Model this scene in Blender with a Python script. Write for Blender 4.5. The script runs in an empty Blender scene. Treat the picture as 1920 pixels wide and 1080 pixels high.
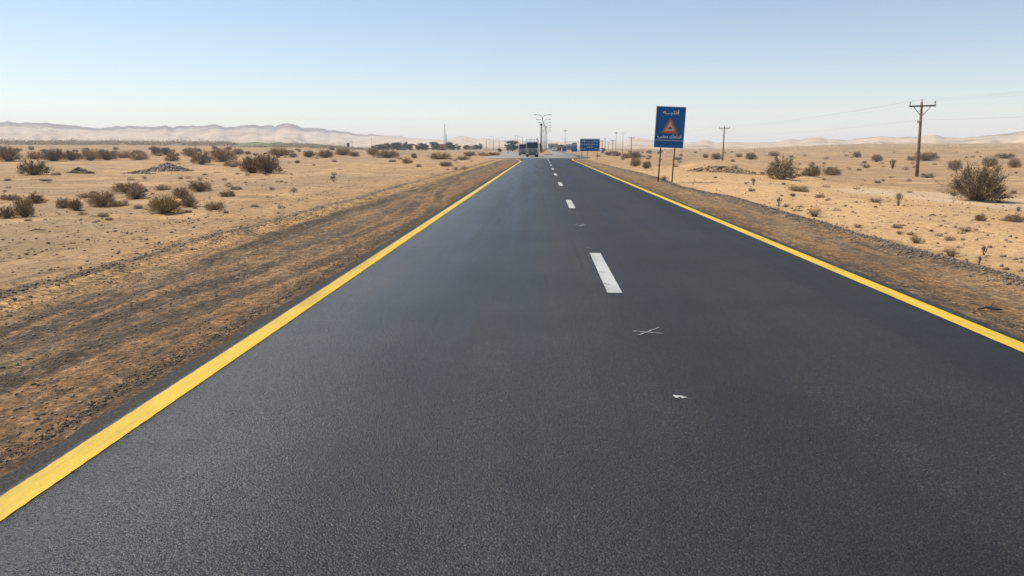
import bpy, bmesh, math, random
import numpy as np
from mathutils import Vector, Matrix
R = math.radians
scene = bpy.context.scene
COL = scene.collection
random.seed(7)

# ------------------------------------------------------------------ helpers
class MB:
    def __init__(s): s.v = []; s.f = []
    def add(s, vs, fs):
        n = len(s.v); s.v += [tuple(p) for p in vs]; s.f += [tuple(i + n for i in q) for q in fs]; return s
    def box(s, c, d, rot=None):
        vs = [Vector((x * d[0] / 2, y * d[1] / 2, z * d[2] / 2)) for x in (-1, 1) for y in (-1, 1) for z in (-1, 1)]
        if rot: vs = [rot @ p for p in vs]
        return s.add([p + Vector(c) for p in vs], [(0, 1, 3, 2), (4, 6, 7, 5), (0, 4, 5, 1), (2, 3, 7, 6), (0, 2, 6, 4), (1, 5, 7, 3)])
    def tube(s, pts, rad, n=8, cap=True):
        pts = [Vector(p) for p in pts]
        if not isinstance(rad, (list, tuple)): rad = [rad] * len(pts)
        vs = []; fs = []
        up = None
        for i, p in enumerate(pts):
            d = (pts[min(i + 1, len(pts) - 1)] - pts[max(i - 1, 0)]).normalized()
            if up is None:
                a = Vector((0, 0, 1)) if abs(d.z) < .9 else Vector((1, 0, 0))
                up = d.cross(a).normalized()
            u = (up - d * up.dot(d)).normalized(); up = u; w = d.cross(u)
            for k in range(n):
                t = 2 * math.pi * k / n
                vs.append(p + (u * math.cos(t) + w * math.sin(t)) * rad[i])
        for i in range(len(pts) - 1):
            for k in range(n):
                a = i * n + k; b = i * n + (k + 1) % n
                fs.append((a, b, b + n, a + n))
        if cap and n > 2:
            fs.append(tuple(range(n - 1, -1, -1))); fs.append(tuple(range((len(pts) - 1) * n, len(pts) * n)))
        return s.add(vs, fs)
    def prism(s, prof, x0, x1):      # profile in (y,z) pushed along x
        n = len(prof)
        vs = [(x0, a, b) for a, b in prof] + [(x1, a, b) for a, b in prof]
        return s.add(vs, [tuple(range(n)), tuple(range(2 * n - 1, n - 1, -1))] + [(i, i + n, (i + 1) % n + n, (i + 1) % n) for i in range(n)])
    def disc(s, c, r, w, n=16):      # wheel-like cylinder, axis x
        return s.tube([(c[0] - w / 2, c[1], c[2]), (c[0] + w / 2, c[1], c[2])], r, n)

def mesh_of(name, v, f, mat=None, smooth=False, bevel=0):
    me = bpy.data.meshes.new(name)
    if isinstance(v, np.ndarray):
        me.vertices.add(len(v)); me.vertices.foreach_set('co', v.astype(np.float32).ravel())
        k = f.shape[1]; me.loops.add(f.size); me.loops.foreach_set('vertex_index', f.astype(np.int32).ravel())
        me.polygons.add(len(f)); me.polygons.foreach_set('loop_start', np.arange(0, f.size, k, dtype=np.int32))
        me.update(calc_edges=True); me.validate()
    else:
        me.from_pydata(v, [], f)
    if not isinstance(v, np.ndarray):
        bm = bmesh.new(); bm.from_mesh(me)
        bmesh.ops.recalc_face_normals(bm, faces=bm.faces[:])
        if bevel:
            bmesh.ops.bevel(bm, geom=[e for e in bm.edges if len(e.link_faces) == 2 and e.calc_face_angle(0) > .4], offset=bevel, segments=2, affect='EDGES', profile=.6)
        bm.to_mesh(me); bm.free()
    if smooth: me.polygons.foreach_set('use_smooth', [True] * len(me.polygons))
    if mat: me.materials.append(mat)
    me.update()
    return me

def link(name, me, parent=None, loc=None):
    o = bpy.data.objects.new(name, me); COL.objects.link(o)
    if parent: o.parent = parent
    if loc is not None: o.location = loc
    return o
def part(name, mb, mat, parent=None, smooth=False, bevel=0, loc=None):
    return link(name, mesh_of(name, mb.v, mb.f, mat, smooth, bevel), parent, loc)
def tag(o, label=None, cat=None, group=None, kind=None):
    if label: o['label'] = label
    if cat: o['category'] = cat
    if group: o['group'] = group
    if kind: o['kind'] = kind
    return o
def thing(name, loc, label, cat, group=None, rz=0):
    o = bpy.data.objects.new(name, None); COL.objects.link(o); o.location = loc; o.rotation_euler = (0, 0, rz)
    o.empty_display_size = .2
    return tag(o, label, cat, group)
def copy_tree(o, parent=None):
    c = o.copy(); COL.objects.link(c)
    if parent: c.parent = parent
    for ch in [x for x in o.children]: copy_tree(ch, c)
    return c

# ------------------------------------------------------------------ camera
PITCH, YAW, F, CAMH = R(10.51), R(2.215), 1423.0, 1.8
cam = bpy.data.cameras.new('camera'); cam.sensor_width = 36; cam.lens = 36 * F / 1920
cam.clip_start = .05; cam.clip_end = 30000
camo = bpy.data.objects.new('camera', cam); COL.objects.link(camo); scene.camera = camo
camo.location = (0, 0, CAMH); camo.rotation_euler = (R(90) - PITCH, 0, YAW)
CM = camo.rotation_euler.to_matrix()
def ray(px, py): return CM @ Vector(((px - 960) / F, (540 - py) / F, -1))

# ------------------------------------------------------------------ terrain
def sm(a, b, x):
    t = np.clip((x - a) / (b - a), 0, 1); return t * t * (3 - 2 * t)
def _h(i, j, s): 
    n = np.sin(i * 127.1 + j * 311.7 + s * 74.7) * 43758.5453
    return n - np.floor(n)
def vn(x, y, s=0):
    i = np.floor(x); j = np.floor(y); u = x - i; w = y - j
    u = u * u * (3 - 2 * u); w = w * w * (3 - 2 * w)
    return ((_h(i, j, s) * (1 - u) + _h(i + 1, j, s) * u) * (1 - w) + (_h(i, j + 1, s) * (1 - u) + _h(i + 1, j + 1, s) * u) * w) * 2 - 1
def fbm(x, y, s=0, n=4):
    r = 0; a = 1
    for k in range(n): r = r + a * vn(x, y, s + k); x = x * 2.03; y = y * 2.03; a *= .5
    return r
ROAD_END = 128.0
def roadL(Y): return -2.98 - 1.1 * sm(100, 118, Y) - 6.5 * sm(112, 134, Y) ** 1.6
def roadR(Y): return 4.64 + .5 * sm(108, 122, Y) + 3.6 * sm(116, 140, Y)
def carrL(Y): return -6.2 - np.maximum(Y - 185, 0) ** 2 * .0003
def carrR(Y): return 5.6 + 0 * Y
def terrain(X, Y):
    X = np.asarray(X, float); Y = np.asarray(Y, float)
    a = X / np.maximum(np.abs(Y), 5.)
    z = -.38 * sm(-7.5, -24, X) * 1.0 - .85 * sm(8, 28, X)
    side = np.where(X < 0, sm(-.21, -.33, a), sm(.22, .42, a))
    z = z + side * 6.5 * sm(170, 950, np.hypot(X, Y)) * (Y > 0)
    off = np.maximum(sm(-8, -14, X), sm(7.6, 13, X))
    z = z + off * (.10 * fbm(X / 7, Y / 9, 3, 3) + .22 * vn(X / 26, Y / 34, 9)) + .034 * fbm(X / .9, Y / 1.7, 5, 3) * np.maximum(sm(-6, -9, X), sm(6.2, 8, X))
    z = z + .5 * off * vn(X / 90, Y / 120, 4) * sm(120, 300, np.abs(Y))
    # roadside windrows and ruts on both shoulders
    w = .12 * vn(Y / 2.3, X * 0 + 1.5, 6) + .25 * vn(Y / 9., X * 0 + 4.5, 8)
    near = 1 - sm(100, 125, Y)
    z = z + near * (.05 * (.55 + .45 * vn(Y / 1.1, X * 0 + 2, 13)) * np.exp(-((X + 6.62 + .4 * w) / .26) ** 2) - .05 * np.exp(-((X + 6.15 + .3 * w) / .2) ** 2) + .035 * np.exp(-((X + 5.75 + .4 * w) / .1) ** 2)
                    - .03 * np.exp(-((X + 5.3) / .16) ** 2) + .02 * np.exp(-((X + 4.75 + .3 * w) / .25) ** 2) - .018 * np.exp(-((X + 4.0) / .3) ** 2)
                    + .03 * np.exp(-((X + 8.9 + w) / .3) ** 2) * (.5 + .5 * vn(Y / .7, X, 2))
                    + .08 * np.exp(-((X - 6.5 + w * 1.2) / .24) ** 2))
    z = z + near * .012 * fbm(X / .25, Y / .6, 11, 2) * np.maximum(sm(-3.1, -3.5, X), sm(4.8, 5.2, X))
    z = z - .018 * near * np.maximum(sm(-3.6, -3.0, X), 1 - sm(4.7, 5.3, X)) * (np.abs(X - .8) < 8)
    # mound of dug-up earth on the sign side
    z = z + .75 * np.exp(-((X - 14.5) / 3.2) ** 2 - ((Y - 65) / 3.5) ** 2)
    # bed under the paving
    bed = sm(roadL(Y) - .02, roadL(Y) + .12, X) * (1 - sm(roadR(Y) - .12, roadR(Y) + .02, X)) * (Y < 190)
    cl, cr = carrL(Y), carrR(Y)
    bed2 = sm(cl - 9, cl - 6, X) * (1 - sm(10.5, 14, X)) * sm(118, 135, Y) * (1 - sm(700, 800, Y))
    z = z * (1 - bed2) + -.07 * bed2
    z = z * (1 - bed) + -.07 * bed
    return z
def ht(x, y): return float(terrain(x, y))
def at(px, py):
    """ground point seen at a pixel of the photograph"""
    d = ray(px, py); o = Vector((0, 0, CAMH)); lo_, hi_ = 1.0, 6000.0
    for n_ in (500, 60, 60):
        T = np.geomspace(lo_, hi_, n_); below = CAMH + d.z * T < terrain(d.x * T, d.y * T)
        k = int(np.argmax(below)) if below.any() else n_ - 1
        lo_, hi_ = T[max(k - 1, 0)], T[k]
    t = float(hi_)
    p = o + d * t
    return Vector((p.x, p.y, ht(p.x, p.y))), t       # t = depth along the optical axis (metres per pixel = t / F)
def far(px, Y):
    d = ray(px, 276); k = Y / d.y
    return Vector((d.x * k, Y, ht(d.x * k, Y)))

# ------------------------------------------------------------------ materials
class NT:
    def __init__(s, name, tree=None):
        if tree is None:
            s.m = bpy.data.materials.new(name); s.m.use_nodes = True; tree = s.m.node_tree
        s.t = tree; tree.nodes.clear()
    def n(s, ty, props=None, **inp):
        nd = s.t.nodes.new(ty)
        for k, v in (props or {}).items(): setattr(nd, k, v)
        for k, v in inp.items():
            key = int(k[1:]) if k[0] == '_' and k[1:].isdigit() else k.replace('_', ' ')
            s.set(nd.inputs[key], v)
        return nd
    def set(s, sock, v):
        if isinstance(v, bpy.types.NodeSocket): s.t.links.new(v, sock)
        elif isinstance(v, bpy.types.Node): s.t.links.new(v.outputs[0], sock)
        else:
            if sock.type == 'RGBA' and len(v) == 3: v = (*v, 1)
            sock.default_value = v
    def math(s, op, a, b=0, clamp=False):
        nd = s.n('ShaderNodeMath', {'operation': op, 'use_clamp': clamp}); s.set(nd.inputs[0], a); s.set(nd.inputs[1], b); return nd.outputs[0]
    def mix(s, fac, a, b, blend='MIX'):
        nd = s.n('ShaderNodeMix', {'data_type': 'RGBA', 'blend_type': blend}); s.set(nd.inputs[0], fac); s.set(nd.inputs[6], a); s.set(nd.inputs[7], b); return nd.outputs[2]
    def ramp(s, fac, stops, interp='LINEAR'):
        nd = s.n('ShaderNodeValToRGB'); cr = nd.color_ramp; cr.interpolation = interp
        while len(cr.elements) < len(stops): cr.elements.new(1)
        for e, (p, c) in zip(cr.elements, stops):
            e.position = p; e.color = (*c, 1) if len(c) == 3 else c
        s.set(nd.inputs[0], fac); return nd.outputs[0]
    def rng(s, v, a, b, c=0, d=1, smooth=True):
        nd = s.n('ShaderNodeMapRange', {'interpolation_type': 'SMOOTHSTEP' if smooth else 'LINEAR'}); 
        for i, q in enumerate((v, a, b, c, d)): s.set(nd.inputs[i], q)
        return nd.outputs[0]
    def pos(s): return s.n('ShaderNodeNewGeometry').outputs['Position']
    def scaled(s, vec, sc, off=(0, 0, 0)):
        nd = s.n('ShaderNodeMapping'); s.set(nd.inputs[0], vec); nd.inputs[1].default_value = off; nd.inputs[3].default_value = sc; return nd.outputs[0]
    def noise(s, vec, scale, detail=4, rough=.55, out=0):
        nd = s.n('ShaderNodeTexNoise'); s.set(nd.inputs['Vector'], vec); nd.inputs['Scale'].default_value = scale; nd.inputs['Detail'].default_value = detail; nd.inputs['Roughness'].default_value = rough; return nd.outputs[out]
    def voro(s, vec, scale, out='Distance', feature='F1'):
        nd = s.n('ShaderNodeTexVoronoi', {'feature': feature}); s.set(nd.inputs['Vector'], vec); nd.inputs['Scale'].default_value = scale; return nd.outputs[out]
    def finish(s, color, rough=.9, spec=.3, bump=None, bdist=.01, bstr=1, metal=0):
        b = s.n('ShaderNodeBsdfPrincipled'); s.set(b.inputs['Base Color'], color); s.set(b.inputs['Roughness'], rough)
        s.set(b.inputs['Specular IOR Level'], spec); s.set(b.inputs['Metallic'], metal)
        if bump is not None:
            bp = s.n('ShaderNodeBump'); bp.inputs['Strength'].default_value = bstr; bp.inputs['Distance'].default_value = bdist
            s.set(bp.inputs['Height'], bump); s.set(b.inputs['Normal'], bp.outputs[0])
        o = s.n('ShaderNodeOutputMaterial'); s.t.links.new(b.outputs[0], o.inputs[0]); return s.m

def simple(name, c, rough=.7, spec=.3, var=.15, scale=6., metal=0, obj=True):
    t = NT(name)
    co = t.n('ShaderNodeTexCoord').outputs['Object']
    f = t.noise(co, scale, 5, .6)
    k = t.rng(f, .3, .7, 1 - var, 1 + var)
    if obj:
        rnd = t.n('ShaderNodeObjectInfo').outputs['Random']
        k = t.math('MULTIPLY', k, t.rng(rnd, 0, 1, 1 - var * .8, 1 + var * .8, False))
    col = t.mix(1.0, c, t.n('ShaderNodeCombineColor', None, Red=k, Green=k, Blue=k), 'MULTIPLY')
    return t.finish(col, rough, spec, f, .003, .4, metal)

M = {}
def asphalt():
    t = NT('asphalt'); p = t.pos()
    sx = t.n('ShaderNodeSeparateXYZ'); t.set(sx.inputs[0], p); X, Y = sx.outputs[0], sx.outputs[1]
    cell = t.voro(p, 95, 'Color'); cs = t.n('ShaderNodeSeparateColor'); t.set(cs.inputs[0], cell)
    d = t.voro(p, 95); fine = t.noise(p, 220, 3, .7)
    g = t.ramp(cs.outputs[0], [(0, (.006, .006, .0055)), (.35, (.0135, .0133, .0122)), (.7, (.021, .0207, .019)), (.92, (.033, .032, .030)), (1, (.055, .053, .048))])
    streak = t.noise(t.scaled(p, (1.6, .07, 1)), 1., 5, .6)
    blot = t.noise(p, .55, 5, .6)
    k = t.math('MULTIPLY', t.rng(streak, .3, .7, .70, 1.32), t.rng(blot, .3, .7, .76, 1.24))
    col = t.mix(1.0, g, t.n('ShaderNodeCombineColor', None, Red=k, Green=k, Blue=k), 'MULTIPLY')
    lane = t.ramp(t.math('MULTIPLY', t.math('ADD', t.math('ADD', X, 4), t.math('MULTIPLY', t.math('SUBTRACT', streak, .5), .7)), .1), [(0.0, (.55, .50, .43)), (.118, (.55, .50, .43)), (.132, (.76, .75, .71)), (.23, (.90, .89, .85)), (.29, (.45, .44, .41)), (.33, (.43, .42, .38)), (.40, (.60, .59, .54)), (.47, (.55, .54, .49)), (.5, (.42, .41, .37)), (.58, (.36, .355, .32)), (.68, (.47, .46, .42)), (.76, (.34, .335, .30)), (.84, (.50, .49, .45))])  # wheel-path wear tones, with the left lane's sheen painted in as paler colour
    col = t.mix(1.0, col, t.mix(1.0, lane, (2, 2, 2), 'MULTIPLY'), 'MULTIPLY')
    seam = t.math('MULTIPLY', t.rng(t.math('ABSOLUTE', t.math('SUBTRACT', X, t.math('ADD', .62, t.math('MULTIPLY', t.math('SUBTRACT', streak, .5), .12)))), .035, .004), t.rng(blot, .4, .6))
    col = t.mix(t.math('MULTIPLY', seam, .55), col, (.009, .009, .009))
    # brown sand dust spilled over both road edges
    dust = t.math('MULTIPLY', t.rng(t.math('ADD', X, t.math('MULTIPLY', streak, .5)), -2.78, -2.98), t.rng(t.noise(p, 3.5, 6, .75), .42, .6, 0, .85))
    dust2 = t.math('MULTIPLY', t.rng(X, 4.50, 4.66), t.rng(t.noise(p, 3.5, 6, .75), .42, .6, 0, .85)); dust = t.math('MAXIMUM', dust, dust2)
    col = t.mix(dust, col, (.20, .135, .075))
    h = t.math('ADD', t.math('MULTIPLY', d, -1.4), t.math('MULTIPLY', fine, .6))
    pit = t.rng(t.noise(p, 38, 5, .7), .34, .44, -1.6, 0)
    h = t.math('ADD', h, pit)
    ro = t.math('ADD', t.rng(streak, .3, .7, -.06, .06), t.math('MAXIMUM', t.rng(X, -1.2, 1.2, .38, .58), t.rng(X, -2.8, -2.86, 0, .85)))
    return t.finish(col, ro, .33, h, .005, .8)
def old_asphalt():
    t = NT('old_asphalt'); p = t.pos()
    n1 = t.noise(t.scaled(p, (.5, .06, 1)), 1, 5, .6); n2 = t.noise(p, 30, 4, .7)
    col = t.ramp(n1, [(.3, (.20, .18, .155)), (.6, (.26, .235, .20)), (.8, (.34, .29, .23))])
    col = t.mix(t.rng(n2, .3, .7, 0, .35), col, (.10, .09, .08))
    return t.finish(col, .8, .3, n2, .004, .5)
def paint(name, c, worn):
    t = NT(name); p = t.pos()
    n1 = t.noise(p, 9, 6, .7); n2 = t.noise(p, 120, 3, .7)
    k = t.rng(t.math('ADD', t.math('MULTIPLY', n1, .65), t.math('MULTIPLY', n2, .35)), .34, .46, 0, 1)
    col = t.mix(k, tuple(x * (1 - worn) + .05 * worn for x in c), c)
    col = t.mix(t.rng(n2, .4, .8, 0, .25), col, tuple(x * .6 for x in c))
    n3 = t.noise(t.scaled(p, (3, .5, 1)), 1, 6, .7); col = t.mix(t.rng(n3, .46, .66, 0, .5), col, tuple(x * .45 + .02 for x in c))
    pits = t.noise(p, 75, 3, .8); col = t.mix(t.rng(pits, .62, .70, 0, .7), col, (.05, .045, .035))
    return t.finish(col, .65, .3, n2, .003, .5)

def ground_mat():
    t = NT('desert_ground'); p = t.pos()
    sx = t.n('ShaderNodeSeparateXYZ'); t.set(sx.inputs[0], p); X, Y = sx.outputs[0], sx.outputs[1]
    # ---- open desert
    big = t.noise(t.scaled(p, (.05, .028, 1)), 1, 5, .6)
    mid = t.noise(t.scaled(p, (.45, .30, 1), (11, 3, 0)), 1, 6, .62)
    fine = t.noise(p, 6, 6, .7); grit = t.noise(p, 55, 4, .75)
    sandL = t.ramp(mid, [(.28, (.21, .138, .074)), (.44, (.335, .222, .118)), (.58, (.445, .296, .157)), (.75, (.52, .352, .19))])
    grey = t.ramp(mid, [(.3, (.25, .175, .105)), (.6, (.34, .240, .145)), (.8, (.42, .295, .175))])
    pale = t.ramp(mid, [(.3, (.48, .36, .235)), (.7, (.58, .455, .315))])
    farY = t.rng(Y, 70, 240)
    # stony flats
    flat = t.rng(t.math('ADD', big, t.math('MULTIPLY', mid, .25)), .58, .72)
    sideL = t.rng(X, -6, -12)
    band = t.math('MULTIPLY', t.rng(Y, 27, 36), t.rng(Y, 62, 46))           # grey gravel flat between the bush clumps
    flat = t.math('MAXIMUM', flat, t.math('MULTIPLY', t.math('MULTIPLY', band, sideL), t.rng(mid, .25, .5, .6, 1)))
    flat = t.math('MAXIMUM', flat, t.math('MULTIPLY', t.math('MULTIPLY', t.rng(Y, 75, 170), t.rng(X, 30, -20, .45, 1)), t.rng(big, .35, .6, .15, .9)))
    near_flat = t.math('MULTIPLY', t.math('MULTIPLY', t.rng(X, -8, -11), t.rng(Y, 22, 15)), .55)
    flat = t.math('MAXIMUM', flat, near_flat)
    col = t.mix(flat, sandL, grey)
    blotch = t.noise(t.scaled(p, (.9, .55, 1), (3, 17, 0)), 1.3, 6, .7)
    col = t.mix(t.rng(blotch, .50, .66, 0, .7), col, (.25, .160, .085))
    dune = t.noise(t.scaled(p, (.16, .34, 1), (9, 2, 0)), 1, 6, .66)
    col = t.mix(t.rng(dune, .50, .64, 0, .5), col, (.27, .19, .12))
    col = t.mix(t.rng(dune, .47, .34, 0, .6), col, (.56, .375, .20))
    lit = t.noise(t.scaled(p, (1.1, 1.9, 1), (2, 5, 0)), 2.2, 7, .78)
    col = t.mix(t.rng(lit, .55, .64, 0, .65), col, (.19, .13, .08))
    ribs = t.noise(t.scaled(p, (.35, 1.6, 1), (7, 1, 0)), 1.1, 6, .68)
    col = t.mix(t.rng(ribs, .56, .70, 0, .45), col, (.56, .39, .22))
    # brighter warm sand just outside the sign-side shoulder
    warm = t.math('MULTIPLY', t.rng(X, 5.6, 7.0), t.math('MULTIPLY', t.rng(X, 24, 12), t.rng(Y, 80, 40)))
    col = t.mix(t.math('MULTIPLY', warm, t.rng(mid, .3, .6, .5, .85)), col, (.52, .345, .182))
    # silty pan round the big bush
    ex = t.math('POWER', t.math('DIVIDE', t.math('SUBTRACT', X, 23), 9.5), 2)
    ey = t.math('POWER', t.math('DIVIDE', t.math('SUBTRACT', Y, 35.5), 8.5), 2)
    e = t.math('ADD', t.math('ADD', ex, ey), t.math('MULTIPLY', t.math('SUBTRACT', mid, .5), 1.6))
    pan = t.rng(e, 1.2, .75)
    col = t.mix(t.math('MULTIPLY', pan, .75), col, pale)
    # ---- shoulder bands run along the road
    wob = t.noise(t.scaled(p, (.5, .35, 1)), 1, 5, .6)
    wob2 = t.noise(t.scaled(p, (2.5, .5, 1), (5, 0, 0)), 1, 5, .6)
    wob = t.math('ADD', wob, t.math('MULTIPLY', t.math('SUBTRACT', wob, .5), t.rng(X, 4, 6.5, 0, 1.1)))
    xw = t.math('ADD', X, t.math('ADD', t.math('MULTIPLY', t.math('SUBTRACT', wob, .5), .9), t.math('MULTIPLY', t.math('SUBTRACT', wob2, .5), .5)))
    def P(x): return (x + 10) / 20
    S1, S2, S3 = (.41, .262, .125), (.52, .335, .155), (.33, .21, .105)
    G1, G2, G3 = (.115, .090, .068), (.155, .115, .080), (.085, .068, .052)
    B1, B2, B3 = (.285, .165, .080), (.215, .125, .062), (.315, .19, .095)
    sh = t.ramp(t.math('MULTIPLY', t.math('ADD', xw, 10), .05), [
        (P(-9.3), S1), (P(-8.9), S3), (P(-8.6), S1), (P(-7.0), S1), (P(-6.85), (.25, .175, .105)), (P(-6.62), G2), (P(-6.42), S2), (P(-6.0), S2), (P(-5.88), B2), (P(-5.72), (.36, .235, .12)), (P(-5.60), G2),
        (P(-5.35), G3), (P(-5.05), G1), (P(-4.82), B3), (P(-4.55), G2), (P(-4.30), G1), (P(-4.0), B1), (P(-3.65), B2), (P(-3.35), (.25, .145, .07)), (P(-3.15), (.13, .085, .05)),
        (P(4.75), (.14, .10, .065)), (P(5.0), B2), (P(5.35), B1), (P(5.7), (.23, .165, .105)), (P(5.95), B1), (P(6.2), (.25, .18, .115)), (P(6.42), G2), (P(6.62), (.14, .105, .075)), (P(6.85), (.52, .345, .175)), (P(7.6), S2)])
    streak = t.noise(t.scaled(p, (5, .6, 1)), 1, 7, .72)
    streak2 = t.noise(t.scaled(p, (16, 4.5, 1), (2, 7, 0)), 1, 6, .75)
    sy = t.math('SINE', t.math('MULTIPLY', t.math('SUBTRACT', Y, 9), .16)); rx = t.math('ADD', X, t.math('MULTIPLY', t.math('SUBTRACT', wob2, .5), .35))
    for off_, amp in ((4.55, -.75), (3.85, -.75), (5.15, .42)):
        dd = t.math('ABSOLUTE', t.math('ADD', rx, t.math('ADD', off_, t.math('MULTIPLY', sy, amp))))
        rut = t.math('MULTIPLY', t.rng(dd, .24, .10), t.rng(wob, .36, .52, .45, .95)); sh = t.mix(rut, sh, (.085, .062, .045))
        edge = t.math('MULTIPLY', t.rng(dd, .34, .26), t.rng(dd, .18, .24)); sh = t.mix(t.math('MULTIPLY', edge, .55), sh, (.38, .24, .12))
    sh = t.mix(t.rng(streak, .46, .62, 0, .75), sh, (.095, .072, .052))
    sh = t.mix(t.rng(streak2, .50, .66, 0, .75), sh, (.40, .265, .14))
    drift = t.noise(t.scaled(p, (.8, .22, 1), (13, 1, 0)), 1, 6, .65)
    sh = t.mix(t.rng(drift, .52, .64, 0, .45), sh, (.40, .265, .145))
    sh = t.mix(t.rng(drift, .45, .36, 0, .45), sh, (.10, .077, .058))
    patchy = t.noise(t.scaled(p, (1.4, .8, 1), (1, 4, 0)), 3.2, 7, .75)
    sh = t.mix(t.rng(patchy, .50, .62, 0, .6), sh, (.075, .058, .045))
    sh = t.mix(t.rng(patchy, .46, .36, 0, .5), sh, (.36, .24, .13))
    inL = t.math('MULTIPLY', t.rng(X, -9.6, -8.4), t.rng(X, 0, -1))
    inR = t.math('MULTIPLY', t.rng(t.math('ADD', X, t.math('MULTIPLY', wob2, .5)), 7.5, 6.9), t.rng(X, 1, 2))
    m = t.math('MULTIPLY', t.math('MAXIMUM', inL, inR), t.rng(t.math('ADD', Y, t.math('MULTIPLY', wob, 14)), 130, 118))
    m = t.math('MULTIPLY', m, t.rng(X, -6.9, -7.6, 1, .35))
    col = t.mix(m, col, sh)
    # ---- grit, pebbles, dark clods
    peb = t.voro(p, 30, 'Color'); pc = t.n('ShaderNodeSeparateColor'); t.set(pc.inputs[0], peb)
    shz = t.math('MULTIPLY', t.math('MAXIMUM', t.rng(X, -6.8, -6.2), 0), t.math('MAXIMUM', t.rng(X, 6.9, 6.6), 0))
    shz = t.math('MULTIPLY', shz, t.rng(Y, 128, 110))
    k = t.rng(pc.outputs[0], 0, 1, .55, 1.35, False)
    kk = t.math('ADD', t.math('MULTIPLY', t.math('SUBTRACT', k, 1), t.math('ADD', t.math('MULTIPLY', shz, .75), .18)), 1)
    kk = t.math('MULTIPLY', kk, t.rng(fine, .28, .72, .70, 1.26))
    kk = t.math('MULTIPLY', kk, t.rng(grit, .25, .75, .80, 1.2))
    col = t.mix(1.0, col, t.n('ShaderNodeCombineColor', None, Red=kk, Green=kk, Blue=kk), 'MULTIPLY')
    clod = t.rng(t.noise(t.scaled(p, (1.7, 1.1, 1)), 1.6, 6, .74), .58, .66)
    col = t.mix(t.math('MULTIPLY', clod, .55), col, (.17, .115, .07))
    # far plain: darker scrubby tone
    scrub = t.math('MULTIPLY', t.rng(Y, 90, 260), t.rng(t.noise(t.scaled(p, (.11, .03, 1), (4, 9, 0)), 1, 5, .65), .45, .62))
    col = t.mix(t.math('MULTIPLY', scrub, .6), col, (.17, .125, .085))
    col = t.mix(1.0, col, (1.04, .985, .90), 'MULTIPLY')
    # tyre prints in the loose track
    wv = t.n('ShaderNodeTexWave', {'wave_type': 'BANDS', 'bands_direction': 'Y'}); t.set(wv.inputs['Vector'], t.scaled(p, (1.2, 1, 1))); wv.inputs['Scale'].default_value = 1.6; wv.inputs['Distortion'].default_value = 2.5; wv.inputs['Detail'].default_value = 2
    tr = t.math('MULTIPLY', t.math('MULTIPLY', t.rng(X, -6.55, -6.4), t.rng(X, -5.85, -6.0)), t.rng(Y, 60, 20))
    h = t.math('ADD', t.math('MULTIPLY', fine, .5), t.math('MULTIPLY', grit, .22))
    h = t.math('ADD', h, t.math('MULTIPLY', t.math('MULTIPLY', k, .22), t.math('ADD', shz, .15)))
    h = t.math('ADD', h, t.math('MULTIPLY', t.math('MULTIPLY', wv.outputs[0], tr), .9))
    h = t.math('ADD', h, t.math('MULTIPLY', streak, t.math('MULTIPLY', shz, .9)))
    h = t.math('ADD', h, t.math('ADD', t.math('MULTIPLY', clod, .5), t.math('MULTIPLY', lit, .7)))
    h = t.math('ADD', h, t.math('MULTIPLY', t.math('MULTIPLY', patchy, shz), 1.2))
    return t.finish(col, .95, .15, h, .055, 1.)
def hill_mat():
    t = NT('hill_rock_and_sand'); p = t.pos()
    a = t.n('ShaderNodeAttribute', {'attribute_name': 'rock'}).outputs['Fac']
    n1 = t.noise(t.scaled(p, (1, 1, 3)), .012, 7, .65); n2 = t.noise(t.scaled(p, (1, 1, 9)), .006, 7, .7)
    n3 = t.noise(t.scaled(p, (1, 1, 2.5)), .03, 6, .7)
    f = t.rng(t.math('ADD', a, t.math('ADD', t.math('MULTIPLY', t.math('SUBTRACT', n1, .5), 2.2), t.math('MULTIPLY', t.math('SUBTRACT', n3, .5), 1.2))), .35, .8)
    sand = t.ramp(n2, [(.32, (.22, .16, .11)), (.47, (.42, .305, .195)), (.62, (.54, .40, .26))])
    rock = t.ramp(n1, [(.3, (.055, .046, .040)), (.6, (.105, .085, .068)), (.8, (.20, .155, .11))])
    return t.finish(t.mix(f, sand, rock), .95, .1, n1, 14, .7)

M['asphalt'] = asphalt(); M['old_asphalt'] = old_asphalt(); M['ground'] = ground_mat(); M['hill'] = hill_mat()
M['yellow'] = paint('yellow_road_paint', (.60, .395, .033), .12); M['white'] = paint('white_road_paint', (.43, .43, .405), .7)
M['chalk'] = paint('chalk_mark', (.19, .20, .21), .9)
M['sign_blue'] = simple('sign_blue', (.001, .115, .34), .5, .25, .08)
M['sign_white'] = simple('sign_white', (.75, .76, .78), .5, .3, .05); M['sign_red'] = simple('sign_red', (.62, .125, .055), .5, .3, .1)
M['sign_cream'] = simple('sign_cream', (.55, .48, .36), .55, .3, .08); M['alu'] = simple('bare_aluminium', (.55, .56, .57), .4, .5, .1, 8, .6)
M['rust_steel'] = simple('rusty_steel', (.13, .075, .045), .8, .3, .35, 9); M['galv'] = simple('galvanised_steel', (.30, .31, .31), .55, .5, .15, 4, .4)
M['wood'] = simple('weathered_wood', (.21, .135, .085), .85, .2, .3, 3); M['dark_steel'] = simple('dark_steel', (.06, .055, .05), .6, .4, .2)
M['cer'] = simple('insulator_porcelain', (.10, .08, .07), .3, .5, .1); M['cable'] = simple('cable_metal', (.36, .36, .36), .6, .4, .05)
M['truck_white'] = simple('truck_white_paint', (.34, .35, .36), .35, .5, .08); M['glass'] = simple('dark_glass', (.012, .015, .02), .08, .6, .05)
M['rubber'] = simple('tyre_rubber', (.02, .02, .02), .85, .2, .2); M['black'] = simple('black_plastic', (.022, .022, .024), .55, .4, .15)
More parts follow.
